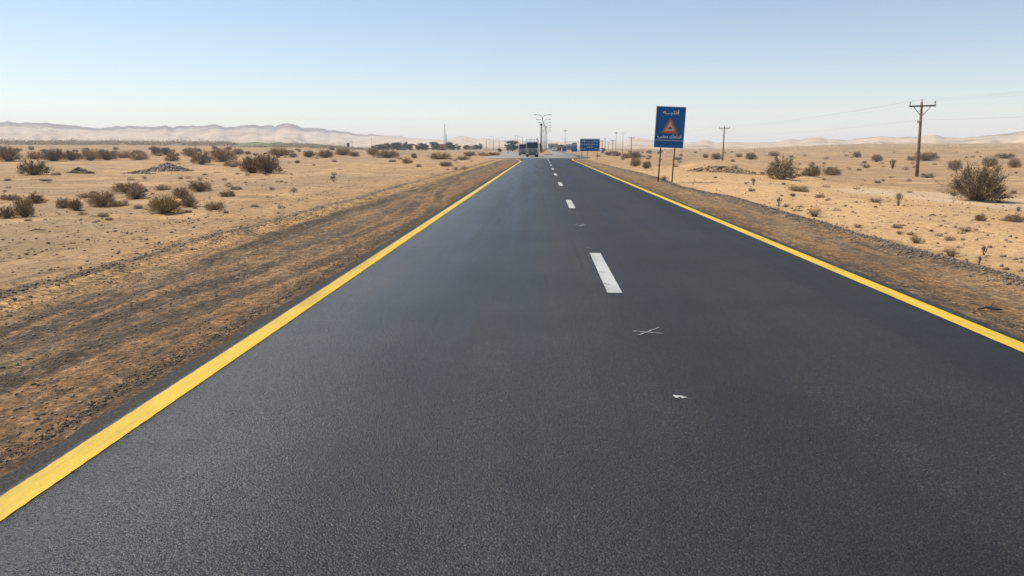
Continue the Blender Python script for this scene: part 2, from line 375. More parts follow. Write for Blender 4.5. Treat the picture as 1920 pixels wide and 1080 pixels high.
M['lamp'] = simple('headlight_lens', (.55, .56, .58), .15, .6, .05); M['grille'] = simple('grille_grey', (.10, .10, .11), .5, .4, .2)
M['red_lens'] = simple('red_lens', (.35, .02, .015), .3, .5, .05); M['maroon'] = simple('maroon_paint', (.20, .055, .045), .35, .5, .1)
M['car_white'] = simple('car_white_paint', (.72, .72, .72), .3, .5, .05); M['teal'] = simple('sign_green_top', (.16, .24, .20), .5, .4, .1)
M['plaster'] = simple('beige_plaster', (.46, .37, .28), .9, .2, .12, .6); M['plaster_red'] = simple('reddish_plaster', (.36, .17, .115), .9, .2, .12, .6)
M['plaster_grey'] = simple('grey_plaster', (.33, .31, .29), .9, .2, .12, .6); M['kerb'] = simple('kerb_concrete', (.42, .38, .33), .9, .2, .2, 2)
M['stone'] = simple('field_stone', (.28, .22, .165), .9, .2, .3, 3); M['gravel'] = simple('dark_gravel', (.19, .143, .102), .9, .2, .4, 12, 0, False)
M['sand_stone'] = simple('sandy_clod', (.30, .205, .12), .95, .1, .3, 12, 0, False)
M['asph_crumb'] = simple('asphalt_crumb', (.075, .062, .05), .9, .2, .35, 25, 0, False)
def bushmat(name, c): return simple(name, c, .9, .08, .28, 5)
BC = {'brown': bushmat('brown_dry_twigs', (.45, .315, .195)), 'dark': bushmat('dark_dry_twigs', (.34, .255, .165)), 'olive': bushmat('olive_twigs', (.36, .265, .110)),
      'green': bushmat('grey_green_leaves', (.31, .25, .145)), 'pale': bushmat('pale_straw', (.36, .26, .145)), 'rust': bushmat('rusty_straw', (.27, .155, .085)), 'tree': bushmat('tree_leaves', (.085, .095, .055))}
M['stem'] = simple('dry_stem', (.20, .135, .085), .9, .1, .2); M['bark'] = simple('tree_bark', (.12, .085, .06), .95, .1, .3)

# ------------------------------------------------------------------ world, sun, haze
SUN_AZ, SUN_EL = R(-68), R(54)           # azimuth from +Y, clockwise positive
w = bpy.data.worlds.new('World'); scene.world = w; w.use_nodes = True
t = NT('w', w.node_tree)
sky = t.n('ShaderNodeTexSky', {'sky_type': 'NISHITA', 'sun_disc': False, 'sun_elevation': SUN_EL, 'sun_rotation': SUN_AZ, 'altitude': 600, 'air_density': 1.0, 'dust_density': .35, 'ozone_density': 1.0})
bg = t.n('ShaderNodeBackground', None, Color=sky.outputs[0], Strength=.104)
t.t.links.new(bg.outputs[0], t.n('ShaderNodeOutputWorld').inputs[0])
sd = Vector((math.sin(SUN_AZ) * math.cos(SUN_EL), math.cos(SUN_AZ) * math.cos(SUN_EL), math.sin(SUN_EL)))
L = bpy.data.lights.new('sun', 'SUN'); L.energy = 4.6; L.angle = R(.53); L.color = (1, .94, .84)
lo = bpy.data.objects.new('sun', L); COL.objects.link(lo); lo.rotation_euler = (-sd).to_track_quat('-Z', 'Y').to_euler(); lo.location = (0, 0, 60)
scene.view_settings.view_transform = 'Standard'; scene.view_settings.look = 'None'; scene.view_settings.exposure = .36; scene.view_settings.gamma = 1
hz = NT('haze'); pv = hz.n('ShaderNodeVolumePrincipled', None, Color=(.87, .91, .985), Density=2.3e-4, Anisotropy=.0)
hz.t.links.new(pv.outputs[0], hz.n('ShaderNodeOutputMaterial').inputs['Volume'])
hz.m.cycles.volume_sampling = 'DISTANCE'; HZ = MB().box((0, 0, 66), (19000, 19000, 140)); ho = part('haze', HZ, hz.m); tag(ho, 'pale desert haze hanging over the plain', 'haze', None, 'stuff')
c = scene.cycles
c.max_bounces = 6; c.diffuse_bounces = 3; c.glossy_bounces = 3; c.volume_bounces = 1; c.use_denoising = True
c.use_adaptive_sampling = False
c.sample_clamp_indirect = 4

# ------------------------------------------------------------------ ground sheet
def lines(lo, hi, c0, c1, step, g):
    a = list(np.arange(c0, c1 + 1e-6, step)); s = step
    x = c1
    while x < hi: s *= g; x += s; a.append(x)
    s = step; x = c0
    while x > lo: s *= g; x -= s; a.insert(0, x)
    return np.array(a)
gx = lines(-8500, 8500, -9.6, 8.4, .10, 1.075)
gy = [-400, -150, -60, -25, -10, -4, 0, 1.5]; y = 2.5
while y < 8800: gy.append(y); y += max(.07, .02 * y)
gy = np.array(gy)
GX, GY = np.meshgrid(gx, gy); GZ = terrain(GX, GY)
V = np.stack([GX, GY, GZ], -1).reshape(-1, 3); nx, ny = len(gx), len(gy)
I = (np.arange(ny - 1)[:, None] * nx + np.arange(nx - 1)[None]).ravel()
Fq = np.stack([I, I + 1, I + nx + 1, I + nx], 1)
g = link('desert_ground', mesh_of('desert_ground', V, Fq, M['ground'], True)); tag(g, 'sandy stony desert plain beside the road', 'ground', None, 'structure')

# ------------------------------------------------------------------ roads and paint
def strip(name, ys, xl, xr, z, mat, skirt=.06, cols=2):
    v = []; f = []
    for yy in ys:
        a, b = xl(yy), xr(yy)
        row = [(a - .02, yy, z - skirt)] + [(a + (b - a) * k / cols, yy, z) for k in range(cols + 1)] + [(b + .02, yy, z - skirt)]
        v += row
    n = cols + 3
    for i in range(len(ys) - 1):
        for k in range(n - 1): f.append((i * n + k, i * n + k + 1, (i + 1) * n + k + 1, (i + 1) * n + k))
    return link(name, mesh_of(name, np.array(v, float), np.array(f), mat))
def steps(a, b, s0=.08, g=.012):
    r = [a]; 
    while r[-1] < b: r.append(min(b, r[-1] + max(s0, g * abs(r[-1]))))
    return r
jl = lambda y: float(.032 * fbm(np.float64(y) / .22, np.float64(.3), 21, 3) + .015 * vn(np.float64(y) / 2.2, np.float64(.7), 23))
jr = lambda y: float(.030 * fbm(np.float64(y) / .22, np.float64(7.3), 22, 3) + .015 * vn(np.float64(y) / 2.2, np.float64(3.7), 24))
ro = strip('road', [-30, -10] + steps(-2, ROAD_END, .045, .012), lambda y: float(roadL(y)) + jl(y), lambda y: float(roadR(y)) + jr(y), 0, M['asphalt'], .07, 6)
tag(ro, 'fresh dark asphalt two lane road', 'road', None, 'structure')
ro2 = strip('junction_road', steps(ROAD_END + .003, 190, 2), lambda y: float(min(roadL(y), -9.5 - (y - 128) * .02)) if y > 130 else float(roadL(y)), lambda y: float(roadR(y)), 0, M['old_asphalt'], .06, 3)
tag(ro2, 'pale old paving at the junction', 'road', None, 'structure')
r3 = strip('carriageway', steps(190, 720, 4), lambda y: float(carrL(y)) - 4.5, lambda y: float(carrL(y)) + 4.4, -.004, M['old_asphalt'], .05, 2)
tag(r3, 'pale carriageway bending away behind the trucks', 'road', None, 'structure')
r4 = strip('carriageway', steps(190, 720, 4), lambda y: 2.7, lambda y: 8.7 if y < 240 else 8.5, -.004, M['old_asphalt'], .05, 2)
tag(r4, 'pale carriageway running straight on past the lamps', 'road', None, 'structure')
def isl():
    ys = steps(186, 700, 3); v = []; f = []
    for i, yy in enumerate(ys):
        k = min(1, math.sqrt(max(0, (yy - 186) / 8)))
        a = .6 + (float(carrL(yy)) + 4.4 - .6) * k; b = .6 + 2.1 * k
        v += [(a, yy, -.06), (a, yy, .12), (a + .02 + .12 * k, yy, .13), ((a + b) / 2, yy, .2), (b - .02 - .12 * k, yy, .13), (b, yy, .12), (b, yy, -.06)]
    for i in range(len(ys) - 1):
        for k in range(6): f.append((i * 7 + k, i * 7 + k + 1, i * 7 + k + 8, i * 7 + k + 7))
    return link('median_island', mesh_of('median_island', np.array(v, float), np.array(f), M['ground']))
tag(isl(), 'sandy median island between the carriageways', 'median', None, 'structure')

def line_strip(name, pts_fn, ys, wid, mat, z=.004, jit=.0028, label=None):
    v = []; f = []
    for i, yy in enumerate(ys):
        x, yv = pts_fn(yy); x2, y2 = pts_fn(yy + .05); dx, dy = x2 - x, y2 - yv; l = math.hypot(dx, dy) or 1
        nxv, nyv = dy / l, -dx / l
        a = wid / 2 + random.uniform(-jit, jit); b = wid / 2 + random.uniform(-jit, jit)
        v += [(x - nxv * a, yv - nyv * a, z), (x + nxv * b, yv + nyv * b, z)]
    for i in range(len(ys) - 1): f.append((2 * i, 2 * i + 1, 2 * i + 3, 2 * i + 2))
    o = link(name, mesh_of(name, np.array(v, float), np.array(f), mat)); tag(o, label, 'road marking', None, 'structure'); return o
line_strip('edge_line', lambda y: (float(-2.725 - 1.0 * sm(98, 118, y) - 5.5 * sm(112, 134, y) ** 1.6), y), steps(-28, 127, .05, .008), .187, M['yellow'], label='thick yellow edge line of the near lane')
line_strip('edge_line', lambda y: (float(4.40 + .45 * sm(108, 122, y)), y), steps(-28, 123, .05, .008), .205, M['yellow'], label='thick yellow edge line on the sign side')
for k in range(-1, 9):
    y0 = 9.4 + 13.45 * k; x0 = .93
    line_strip('lane_dash', lambda y: (x0 + .0 * y, y), steps(y0, y0 + (3.65 if k < 7 else 5.5), .06, .006), .185, M['white'], label='white painted dash of the centre line')
def chalk(px0, py0, px1, py1, wid, mat='chalk'):
    a, _ = at(px0, py0); b, _ = at(px1, py1); a = Vector((a.x, a.y)); b = Vector((b.x, b.y)); n = 14; nrm = Vector((-(b - a).y, (b - a).x)).normalized(); v = []; f = []
    for i in range(n + 1):
        p = a.lerp(b, i / n) + nrm * .005 * math.sin(i * 1.3 + px0); ww = wid / 2 * random.uniform(.45, 1.1) * (1 - .5 * (i / n) ** 3)
        v += [(p.x - nrm.x * ww, p.y - nrm.y * ww, chalk.z), (p.x + nrm.x * ww, p.y + nrm.y * ww, chalk.z)]
    f = [(2 * i, 2 * i + 1, 2 * i + 3, 2 * i + 2) for i in range(n)]
    chalk.z += .0007
    return v, f
chalk.z = .0048
def marks(name, segs, label):
    mb = MB()
    for s in segs:
        v, f = chalk(*s); mb.add(v, f)
    o = part(name, mb, M['chalk']); tag(o, label, 'road marking', None, 'structure')
marks('chalk_cross', [(1186, 634, 1243, 639, .04), (1197, 642, 1236, 627, .035)], 'faint white chalk cross on the asphalt')
marks('chalk_tick', [(1078, 427, 1104, 430, .06), (1086, 431, 1096, 426, .05)], 'small chalk cross beyond the near dash')
marks('chalk_tick', [(1068, 403, 1086, 405, .06)], 'short chalk tick far along the lane')
marks('chalk_tick', [(1098, 472, 1112, 473, .04), (1122, 519, 1136, 520, .03), (1130, 542, 1143, 544, .035)], 'chalk ticks beside the near dash')
def splat(cx, cy, r, z):
    v = [(cx, cy, z)]; n = 26
    for k in range(n):
        t_ = 2 * math.pi * k / n; q = r * (1 + .35 * math.sin(3 * t_ + 1) + .2 * math.sin(7 * t_))
        v.append((cx + q * math.cos(t_) * 1.0, cy + q * math.sin(t_) * .9, z))
    return v, [(0, 1 + k, 1 + (k + 1) % n) for k in range(n)]
mb = MB(); p, _ = at(1269, 761); mb.add(*splat(p.x, p.y, .030, .0045)); p, _ = at(1280, 763); mb.add(*splat(p.x, p.y, .021, .005))
tag(part('paint_splash', mb, M['white']), 'spilled white paint spot on the near asphalt', 'road marking', None, 'structure')
mb = MB()
for px, py in ((940, 770), (1551, 704)):
    p, _ = at(px, py); mb.add(*splat(p.x, p.y, .008, .0045))
tag(part('paint_speck', mb, M['chalk']), 'tiny pale specks on the asphalt', 'road marking', None, 'structure')

# ------------------------------------------------------------------ hills
prof = [(-900, 240), (-500, 226), (-250, 235), (-90, 228), (-40, 232), (0, 230), (20, 228.5), (40, 231), (60, 231), (83, 230), (105, 232), (125, 234), (150, 237), (175, 239), (192, 241), (210, 239), (250, 236.5), (275, 237), (290, 239), (310, 235.5), (325, 238.5), (345, 237), (380, 237), (402, 234.2), (412, 234.5), (425, 239), (440, 239), (455, 236), (475, 233.5), (490, 236), (513, 236), (519, 239), (528, 233), (534, 231.5), (546, 232), (560, 235), (568, 240), (590, 241), (605, 240.5), (615, 243.5), (635, 246), (650, 247), (670, 252), (690, 252.5), (697, 251), (720, 254), (755, 255), (760, 258), (790, 260), (830, 262.5), (842, 260), (858, 256.5), (870, 255), (885, 258), (895, 261), (915, 260), (935, 263), (965, 262), (980, 265), (1000, 266), (1040, 266), (1080, 265), (1120, 263), (1150, 264), (1168, 263), (1185, 259.5), (1200, 259), (1215, 261), (1235, 266), (1270, 268), (1305, 266.5), (1318, 262), (1328, 263), (1340, 267), (1420, 267), (1460, 266), (1478, 260.5), (1500, 262), (1524, 257), (1536, 257.5), (1550, 260.5), (1590, 262.5), (1612, 259.5), (1650, 255.5), (1680, 257.5), (1705, 255.5), (1720, 257.5), (1735, 254), (1750, 252.5), (1770, 257.5), (1800, 258.5), (1850, 254), (1880, 251), (1920, 245), (2000, 238), (2200, 244), (2600, 236), (3000, 246)]
pp = np.array(prof, float)
def hills():
    cols = np.arange(-900, 3000, 2.6); rows = 44
    yy = np.interp(cols, pp[:, 0], pp[:, 1]) - 1.5 * np.maximum(0, fbm(cols / 13, cols * 0 + 5, 33, 3)) * sm(700, 620, cols) - 1.3 * np.maximum(0, vn(cols / 7, cols * 0 + 1, 51) - .35) * sm(700, 620, cols) - .55 * fbm(cols / 9, cols * 0 + 3, 31, 3) * sm(700, 640, cols) - .3 * fbm(cols / 14, cols * 0 + 8, 37, 3)
    rr = np.interp(cols, [-900, 640, 760, 1150, 1300, 1900, 3000], [3300, 3300, 2900, 2700, 2300, 2000, 2000])
    v = []; rock = []
    for i, px in enumerate(cols):
        d = ray(px, 276); d2 = Vector((d.x, d.y)).normalized(); dr = ray(px, yy[i]); sl = dr.z / math.hypot(dr.x, dr.y)
        zr = CAMH + sl * rr[i]
        left = float(sm(760, 640, px))
        for j in range(rows):
            u = j / (rows - 1)
            r = rr[i] * (.42 + .86 * u)
            s = u / .675
            if s <= 1: pr = (s ** (1.5 + .5 * left)) * (.55 + .45 * s)
            else: pr = max(0., 1 - (s - 1) / .48) ** .8
            nzz = float(fbm(np.float64(px / 42.), np.float64(u * 5 + 2), 41, 4)) * .13 + float(vn(np.float64(px / 16.), np.float64(u * 11), 45)) * .05
            q = max(0, pr + nzz * math.sin(math.pi * min(1, u / .675 if u < .675 else (1 - u) / .325)) ** .8 * (1 if s < 1 else .6))
            base = 1.0 if px > 1000 else 1.5
            z = base - 4 * (1 - min(1, u * 8)) + (zr - base) * q
            if not .99 < s < 1.01: z = min(z, CAMH + (sl * r) * (.985 if s < 1 else .965) if sl > 0 else z)
            v.append((d2.x * r, d2.y * r, z))
            k = pr + .35 * nzz
            rock.append(float(np.clip((k - .66) * 3.4 * (.45 + .55 * left) + .08, 0, 1)) if s < 1.1 else .5)
    n = len(cols); f = []
    for i in range(n - 1):
        for j in range(rows - 1): f.append((i * rows + j, (i + 1) * rows + j, (i + 1) * rows + j + 1, i * rows + j + 1))
    me = mesh_of('hills', np.array(v), np.array(f), M['hill'], True)
    at_ = me.attributes.new('rock', 'FLOAT', 'POINT'); at_.data.foreach_set('value', np.array(rock, np.float32))
    return link('hills', me)
tag(hills(), 'hazy sand and rock hills along the horizon', 'hills', None, 'structure')

# ------------------------------------------------------------------ stones and gravel
_t = (1 + 5 ** .5) / 2
ICO = np.array([(-1, _t, 0), (1, _t, 0), (-1, -_t, 0), (1, -_t, 0), (0, -1, _t), (0, 1, _t), (0, -1, -_t), (0, 1, -_t), (_t, 0, -1), (_t, 0, 1), (-_t, 0, -1), (-_t, 0, 1)]) / math.sqrt(1 + _t * _t)
ICF = np.array([(0, 11, 5), (0, 5, 1), (0, 1, 7), (0, 7, 10), (0, 10, 11), (1, 5, 9), (5, 11, 4), (11, 10, 2), (10, 7, 6), (7, 1, 8), (3, 9, 4), (3, 4, 2), (3, 2, 6), (3, 6, 8), (3, 8, 9), (4, 9, 5), (2, 4, 11), (6, 2, 10), (8, 6, 7), (9, 8, 1)])
rs = np.random.RandomState(5)
def stones(P, S):
    n = len(P); k = ICO[None] * (1 + .55 * (rs.rand(n, 12, 1) - .5))
    k = k * (S[:, None] * (.6 + .8 * rs.rand(n, 3)))[:, None, :] * np.array([1, 1, .75])
    a = rs.rand(n) * 6.28; ca, sa = np.cos(a)[:, None], np.sin(a)[:, None]
    x = k[..., 0] * ca - k[..., 1] * sa; y = k[..., 0] * sa + k[..., 1] * ca
    v = np.stack([x, y, k[..., 2]], -1) + P[:, None]
    f = ICF[None] + (np.arange(n) * 12)[:, None, None]
    return v.reshape(-1, 3), f.reshape(-1, 3)
def scatter(name, n, xf, ylo, yhi, smin, smax, mat, label, pw=1.0):
    Y = ylo * (yhi / ylo) ** (rs.rand(n) ** pw); X = xf(Y, n); Z = terrain(X, Y)
    S = smin * (smax / smin) ** (rs.rand(n) ** 2.2)
    o = link(name, mesh_of(name, *stones(np.stack([X, Y, Z + S * .25], 1), S), mat)); return tag(o, label, 'gravel', None, 'stuff')
wl = lambda Y: .12 * vn(Y / 2.3, Y * 0 + 1.5, 6) + .25 * vn(Y / 9., Y * 0 + 4.5, 8)
scatter('gravel', 7000, lambda Y, n: -6.60 - .4 * wl(Y) + rs.randn(n) * .22 * (1 + .5 * rs.randn(n)), 5, 110, .005, .026, M['gravel'], 'dark gravel ridge along the sandy track')
scatter('gravel', 6500, lambda Y, n: 6.55 - 1.2 * wl(Y) + rs.randn(n) * .17, 6, 60, .008, .036, M['gravel'], 'dark gravel ridge on the sign side shoulder')
scatter('gravel', 5200, lambda Y, n: -3.1 - np.abs(rs.randn(n)) * .10, 3, 60, .003, .012, M['asph_crumb'], 'loose asphalt crumbs along the near road edge')
scatter('gravel', 2600, lambda Y, n: 4.8 + np.abs(rs.randn(n)) * .10, 4, 50, .003, .012, M['asph_crumb'], 'loose asphalt crumbs along the far road edge')
scatter('gravel', 9000, lambda Y, n: -3.1 - rs.rand(n) * 3.2, 4, 60, .0035, .018, M['gravel'], 'grey grit strewn over the near shoulder')
scatter('gravel', 2000, lambda Y, n: 4.9 + rs.rand(n) * 1.6, 6, 60, .003, .013, M['gravel'], 'grey grit strewn over the sign side shoulder')
scatter('gravel', 5000, lambda Y, n: -3.0 - rs.rand(n) * 3.4, 4, 60, .0035, .016, M['sand_stone'], 'sandy crumbs strewn over the near shoulder')
scatter('gravel', 1500, lambda Y, n: -2.86 - np.abs(rs.randn(n)) * .10, 3, 40, .002, .007, M['sand_stone'], 'sandy crumbs spilled onto the near road edge')
scatter('gravel', 1500, lambda Y, n: 4.54 + np.abs(rs.randn(n)) * .10, 5, 40, .002, .007, M['sand_stone'], 'sandy crumbs spilled onto the far road edge')
scatter('rubble', 5200, lambda Y, n: -7.0 - np.abs(rs.randn(n)) * (3 + Y * .35), 6, 120, .008, .045, M['sand_stone'], 'sandy clods scattered over the plain', 1.)
scatter('rubble', 4600, lambda Y, n: 7.0 + np.abs(rs.randn(n)) * (3 + Y * .25), 8, 110, .008, .05, M['sand_stone'], 'sandy clods scattered beyond the shoulder', 1.)
scatter('rubble', 500, lambda Y, n: -8.8 - wl(Y) + rs.randn(n) * .12, 8, 60, .008, .035, M['sand_stone'], 'line of turned up clods along an old wheel track')

def heap(px, py, wpx, hpx, n, smin, smax, mat, label, elong=.7):
    p, dz = at(px, py); wd = wpx * dz / F; hg = hpx * dz / F
    mb_v = []; k = 22; rings = 9
    for i in range(rings + 1):
        r_ = i / rings
        for j in range(k):
            a = 6.2832 * j / k; rr = wd / 2 * r_ * (1 + .18 * math.sin(3 * a + px) + .1 * math.sin(7 * a))
            x, y = rr * math.cos(a), rr * math.sin(a) * elong
            gz = ht(p.x + x, p.y + y) - p.z
            mb_v.append((x, y, gz - .04 + hg * (1 - r_ ** 2) ** 1.3 * (.8 + .25 * math.sin(a * 2 + px) + .15 * math.sin(a * 5))))
    f = [(i * k + j, i * k + (j + 1) % k, (i + 1) * k + (j + 1) % k, (i + 1) * k + j) for i in range(rings) for j in range(k)]
    mbv = np.array(mb_v)
    rr = np.sqrt(rs.rand(n)) * 1.06; a = rs.rand(n) * 6.2832
    sh_ = 1 + .18 * np.sin(3 * a + px) + .1 * np.sin(7 * a)
    X = wd / 2 * rr * sh_ * np.cos(a); Y = wd / 2 * rr * sh_ * np.sin(a) * elong
    Z = terrain(p.x + X, p.y + Y) - p.z + hg * np.maximum(0, 1 - rr ** 2) ** 1.3 * (.8 + .25 * np.sin(a * 2 + px) + .15 * np.sin(a * 5))
    S = smin * (smax / smin) ** (rs.rand(n) ** 1.5)
    sv, sf = stones(np.stack([X, Y, Z], 1), S)
    tri = []
    for q in f: tri += [(q[0], q[1], q[2]), (q[0], q[2], q[3])]
    tri = np.array(tri)
    o = link('stone_heap', mesh_of('stone_heap', np.vstack([mbv, sv]), np.vstack([tri, sf + len(mbv)]), mat), None, p)
    return tag(o, label, 'heap')
heap(313, 321, 92, 13, 700, .04, .17, M['stone'], 'low heap of broken grey stones on the plain behind the bush clumps')
heap(262, 325, 60, 5, 160, .04, .12, M['stone'], 'flat spill of grey stones running out beside the bigger stone heap', .6)
heap(150, 325, 46, 9, 160, .04, .16, M['stone'], 'small dark stone heap with a pale sandy skirt on the plain')
heap(1352, 322, 130, 10, 420, .03, .13, M['sand_stone'], 'broad earthy mound with clods and stubble beside the wide blue sign', .5)

# ------------------------------------------------------------------ shrubs
def shrub_mesh(seed, kind):
    """unit shrub: 1 m wide, 1 m high; returns (stem verts/faces, leaf verts/faces)"""
    r = np.random.RandomState(seed); sv, sf, lv, lf = [], [], [], []
    K = dict(dome=(120, 4, 1500, .055, 1.0), open=(70, 6, 2400, .055, .8), huge=(150, 9, 7500, .030, .8), low=(90, 4, 1500, .055, .9), straw=(110, 2, 350, .07, .7), upright=(34, 5, 1100, .055, .75), tiny=(34, 2, 420, .085, .9))[kind]
    ns, sub, nl, ls, full = K
    nodes = []
    lobes = [(r.rand() * 6.28, .35 + .5 * r.rand(), .65 + .5 * r.rand()) for _ in range(9)]
    def tube3(pts, r0, r1):
        n0 = len(sv)
        for i, p in enumerate(pts):
            rad = r0 + (r1 - r0) * i / (len(pts) - 1)
            for k in range(3):
                a = 2.094 * k; sv.append((p[0] + rad * math.cos(a), p[1] + rad * math.sin(a), p[2] + rad * .3 * math.sin(a + 1)))
        for i in range(len(pts) - 1):
            for k in range(3):
                a = n0 + i * 3 + k; b = n0 + i * 3 + (k + 1) % 3; sf.append((a, b, b + 3, a + 3))
    for s in range(ns):
        az = r.rand() * 6.283
        el = math.asin(min(1, (r.rand() ** (.9 if kind not in ('upright', 'straw') else .5)) * .98 + .02))
        if kind == 'upright': el = R(50) + r.rand() * R(40)
        if kind == 'low': el *= .75
        env = 1.0
        for la, le, lw in lobes:
            da = abs((az - la + math.pi) % 6.283 - math.pi)
            if da < .5: env = lw * (.6 + .4 * le) + .25
        ln = (.78 + .34 * r.rand()) * (full + (1 - full) * env)
        if kind in ('open', 'huge', 'straw'): ln *= .75 + .4 * r.rand() ** 1.5
        hx = .5 * ln * math.cos(el) ** .75; hz_ = (.92 if kind != 'low' else .9) * ln * math.sin(el)
        if kind in ('dome',): hz_ = .95 * ln * math.sin(el) ** .8
        b0 = np.array([math.cos(az) * .07 * r.rand(), math.sin(az) * .07 * r.rand(), -.03])
        tip = np.array([math.cos(az) * hx, math.sin(az) * hx, max(.02, hz_)])
        mid = b0 + (tip - b0) * .5 + np.array([0, 0, .08 * (1 if kind != 'low' else .5)]) + (r.rand(3) - .5) * .07
        pts = [b0 + 0 * mid, b0 * .4 + mid * .6 - (tip - b0) * .05, mid, mid * .5 + tip * .5 + (r.rand(3) - .5) * .05, tip]
        tube3(pts, .009, .0025)
        nodes.append((pts[2], pts[4]))
        for q in range(sub):
            t0 = .35 + .6 * r.rand(); p0 = mid * (1 - t0) + tip * t0 if t0 > .4 else mid
            dd = (tip - b0); dd = dd / (np.linalg.norm(dd) + 1e-6) + (r.rand(3) - .5) * 1.3 + np.array([0, 0, .35]); dd /= np.linalg.norm(dd)
            l2 = .10 + .16 * r.rand(); p2 = p0 + dd * l2; p2[2] = max(p2[2], .01)
            tube3([p0, (p0 + p2) / 2 + (r.rand(3) - .5) * .02, p2], .004, .0015)
            nodes.append((p0, p2))
    # foliage through the volume of the crown
    nv = dict(dome=5200, open=2600, huge=3800, low=2200, straw=0, upright=0, tiny=420)[kind]
    for _ in range(nv):
        az = r.rand() * 6.283; el = math.asin(r.rand() ** .85); env = .8
        for la, le, lw in lobes:
            da = abs((az - la + math.pi) % 6.283 - math.pi)
            if da < .55: env = max(env, (.55 + .45 * lw))
        if kind == 'dome': env = .86 + .14 * env
        env *= 1 + .16 * math.sin(3 * az + seed) * math.sin(5 * el + seed)
        rr_ = r.rand() ** (.42 if kind == 'dome' else .5) * (env if r.rand() < .93 else env * 1.12)
        if kind in ('open', 'huge') and (math.sin(9 * az + seed) * math.sin(8 * el + 2) * math.sin(11 * rr_ + 1)) > .22 and rr_ > .5: continue
        hz2 = .86 * math.sin(el) ** (.75 if kind == 'dome' else .9); p = np.array([.48 * rr_ * math.cos(az) * math.cos(el) ** .6, .48 * rr_ * math.sin(az) * math.cos(el) ** .6, max(.0, rr_ * hz2)])
        d = p / (np.linalg.norm(p) + 1e-6) + (r.rand(3) - .5) * 1.5 + np.array([0, 0, .5]); d /= np.linalg.norm(d)
        e = np.cross(d, r.rand(3) - .5); e /= np.linalg.norm(e) + 1e-6
        l = ls * (.5 + r.rand()) * .9; wv = l * (.16 if kind == 'dome' else .24)
        n0 = len(lv); lv.extend([tuple(p - e * wv), tuple(p + d * l * .6 + e * wv * .2), tuple(p + d * l), tuple(p + e * wv)]); lf.append((n0, n0 + 3, n0 + 2, n0 + 1))
    idx = r.randint(0, len(nodes), nl); 
    for k in idx:
        a, b = nodes[k]; t0 = r.rand() ** .8; p = a * (1 - t0) + b * t0 + (r.rand(3) - .5) * .045
        if p[2] < 0: continue
        d = (b - a) / (np.linalg.norm(b - a) + 1e-6) + (r.rand(3) - .5) * 1.4; d /= np.linalg.norm(d) + 1e-6
        e = np.cross(d, r.rand(3) - .5); e /= np.linalg.norm(e) + 1e-6
        l = ls * (.5 + r.rand()); wv = l * (.30 if kind != 'straw' else .1)
        n0 = len(lv); lv.extend([tuple(p - e * wv), tuple(p + d * l * .6 + e * wv * .2), tuple(p + d * l), tuple(p + e * wv)]); lf.append((n0, n0 + 3, n0 + 2, n0 + 1))
    return sv, sf, lv, lf
_raw = {}; _cache = {}
def shrub_data(kind, var, colour, joined):
    key = (kind, var, colour, joined)
    if key not in _cache:
        if (kind, var) not in _raw: _raw[kind, var] = shrub_mesh(hash_seed(kind) + var * 17, kind)
        sv, sf, lv, lf = _raw[kind, var]
        if joined:
            me = mesh_of('shrub', np.array(sv + lv), np.array(sf + [tuple(i + len(sv) for i in q) for q in lf]), M['stem'])
            me.materials.append(BC[colour]); mi = np.zeros(len(me.polygons), np.int32); mi[len(sf):] = 1; me.polygons.foreach_set('material_index', mi)
            _cache[key] = (me,)
        else:
            _cache[key] = (mesh_of('stem', np.array(sv), np.array(sf), M['stem']), mesh_of('foliage', np.array(lv), np.array(lf), BC[colour]))
    return _cache[key]
def hash_seed(k): return sum(ord(ch) * (i + 3) for i, ch in enumerate(k)) % 1000
nb = [0]
def bush(px, py, wpx, hpx, kind, colour, label, group=None, name='shrub'):
    p, dz = at(px, py); sc = dz / F; nb[0] += 1; var = nb[0] % 3
    rz = random.uniform(0, 6.28); S = (wpx * sc * 1.02, wpx * sc * random.uniform(.85, 1.05), hpx * sc * 1.03)
    p.y += S[1] * .2; p.z = ht(p.x, p.y) - .015
    if wpx >= 19:
        o = thing(name, p, label, 'shrub', group, rz)
        a, b = shrub_data(kind, var, colour, False)
        link('stem', a, o); link('foliage', b, o)
    else:
        o = link(name, shrub_data(kind, var, colour, True)[0], None, p); o.rotation_euler.z = rz; tag(o, label, 'shrub', group)
    o.scale = S
    return o
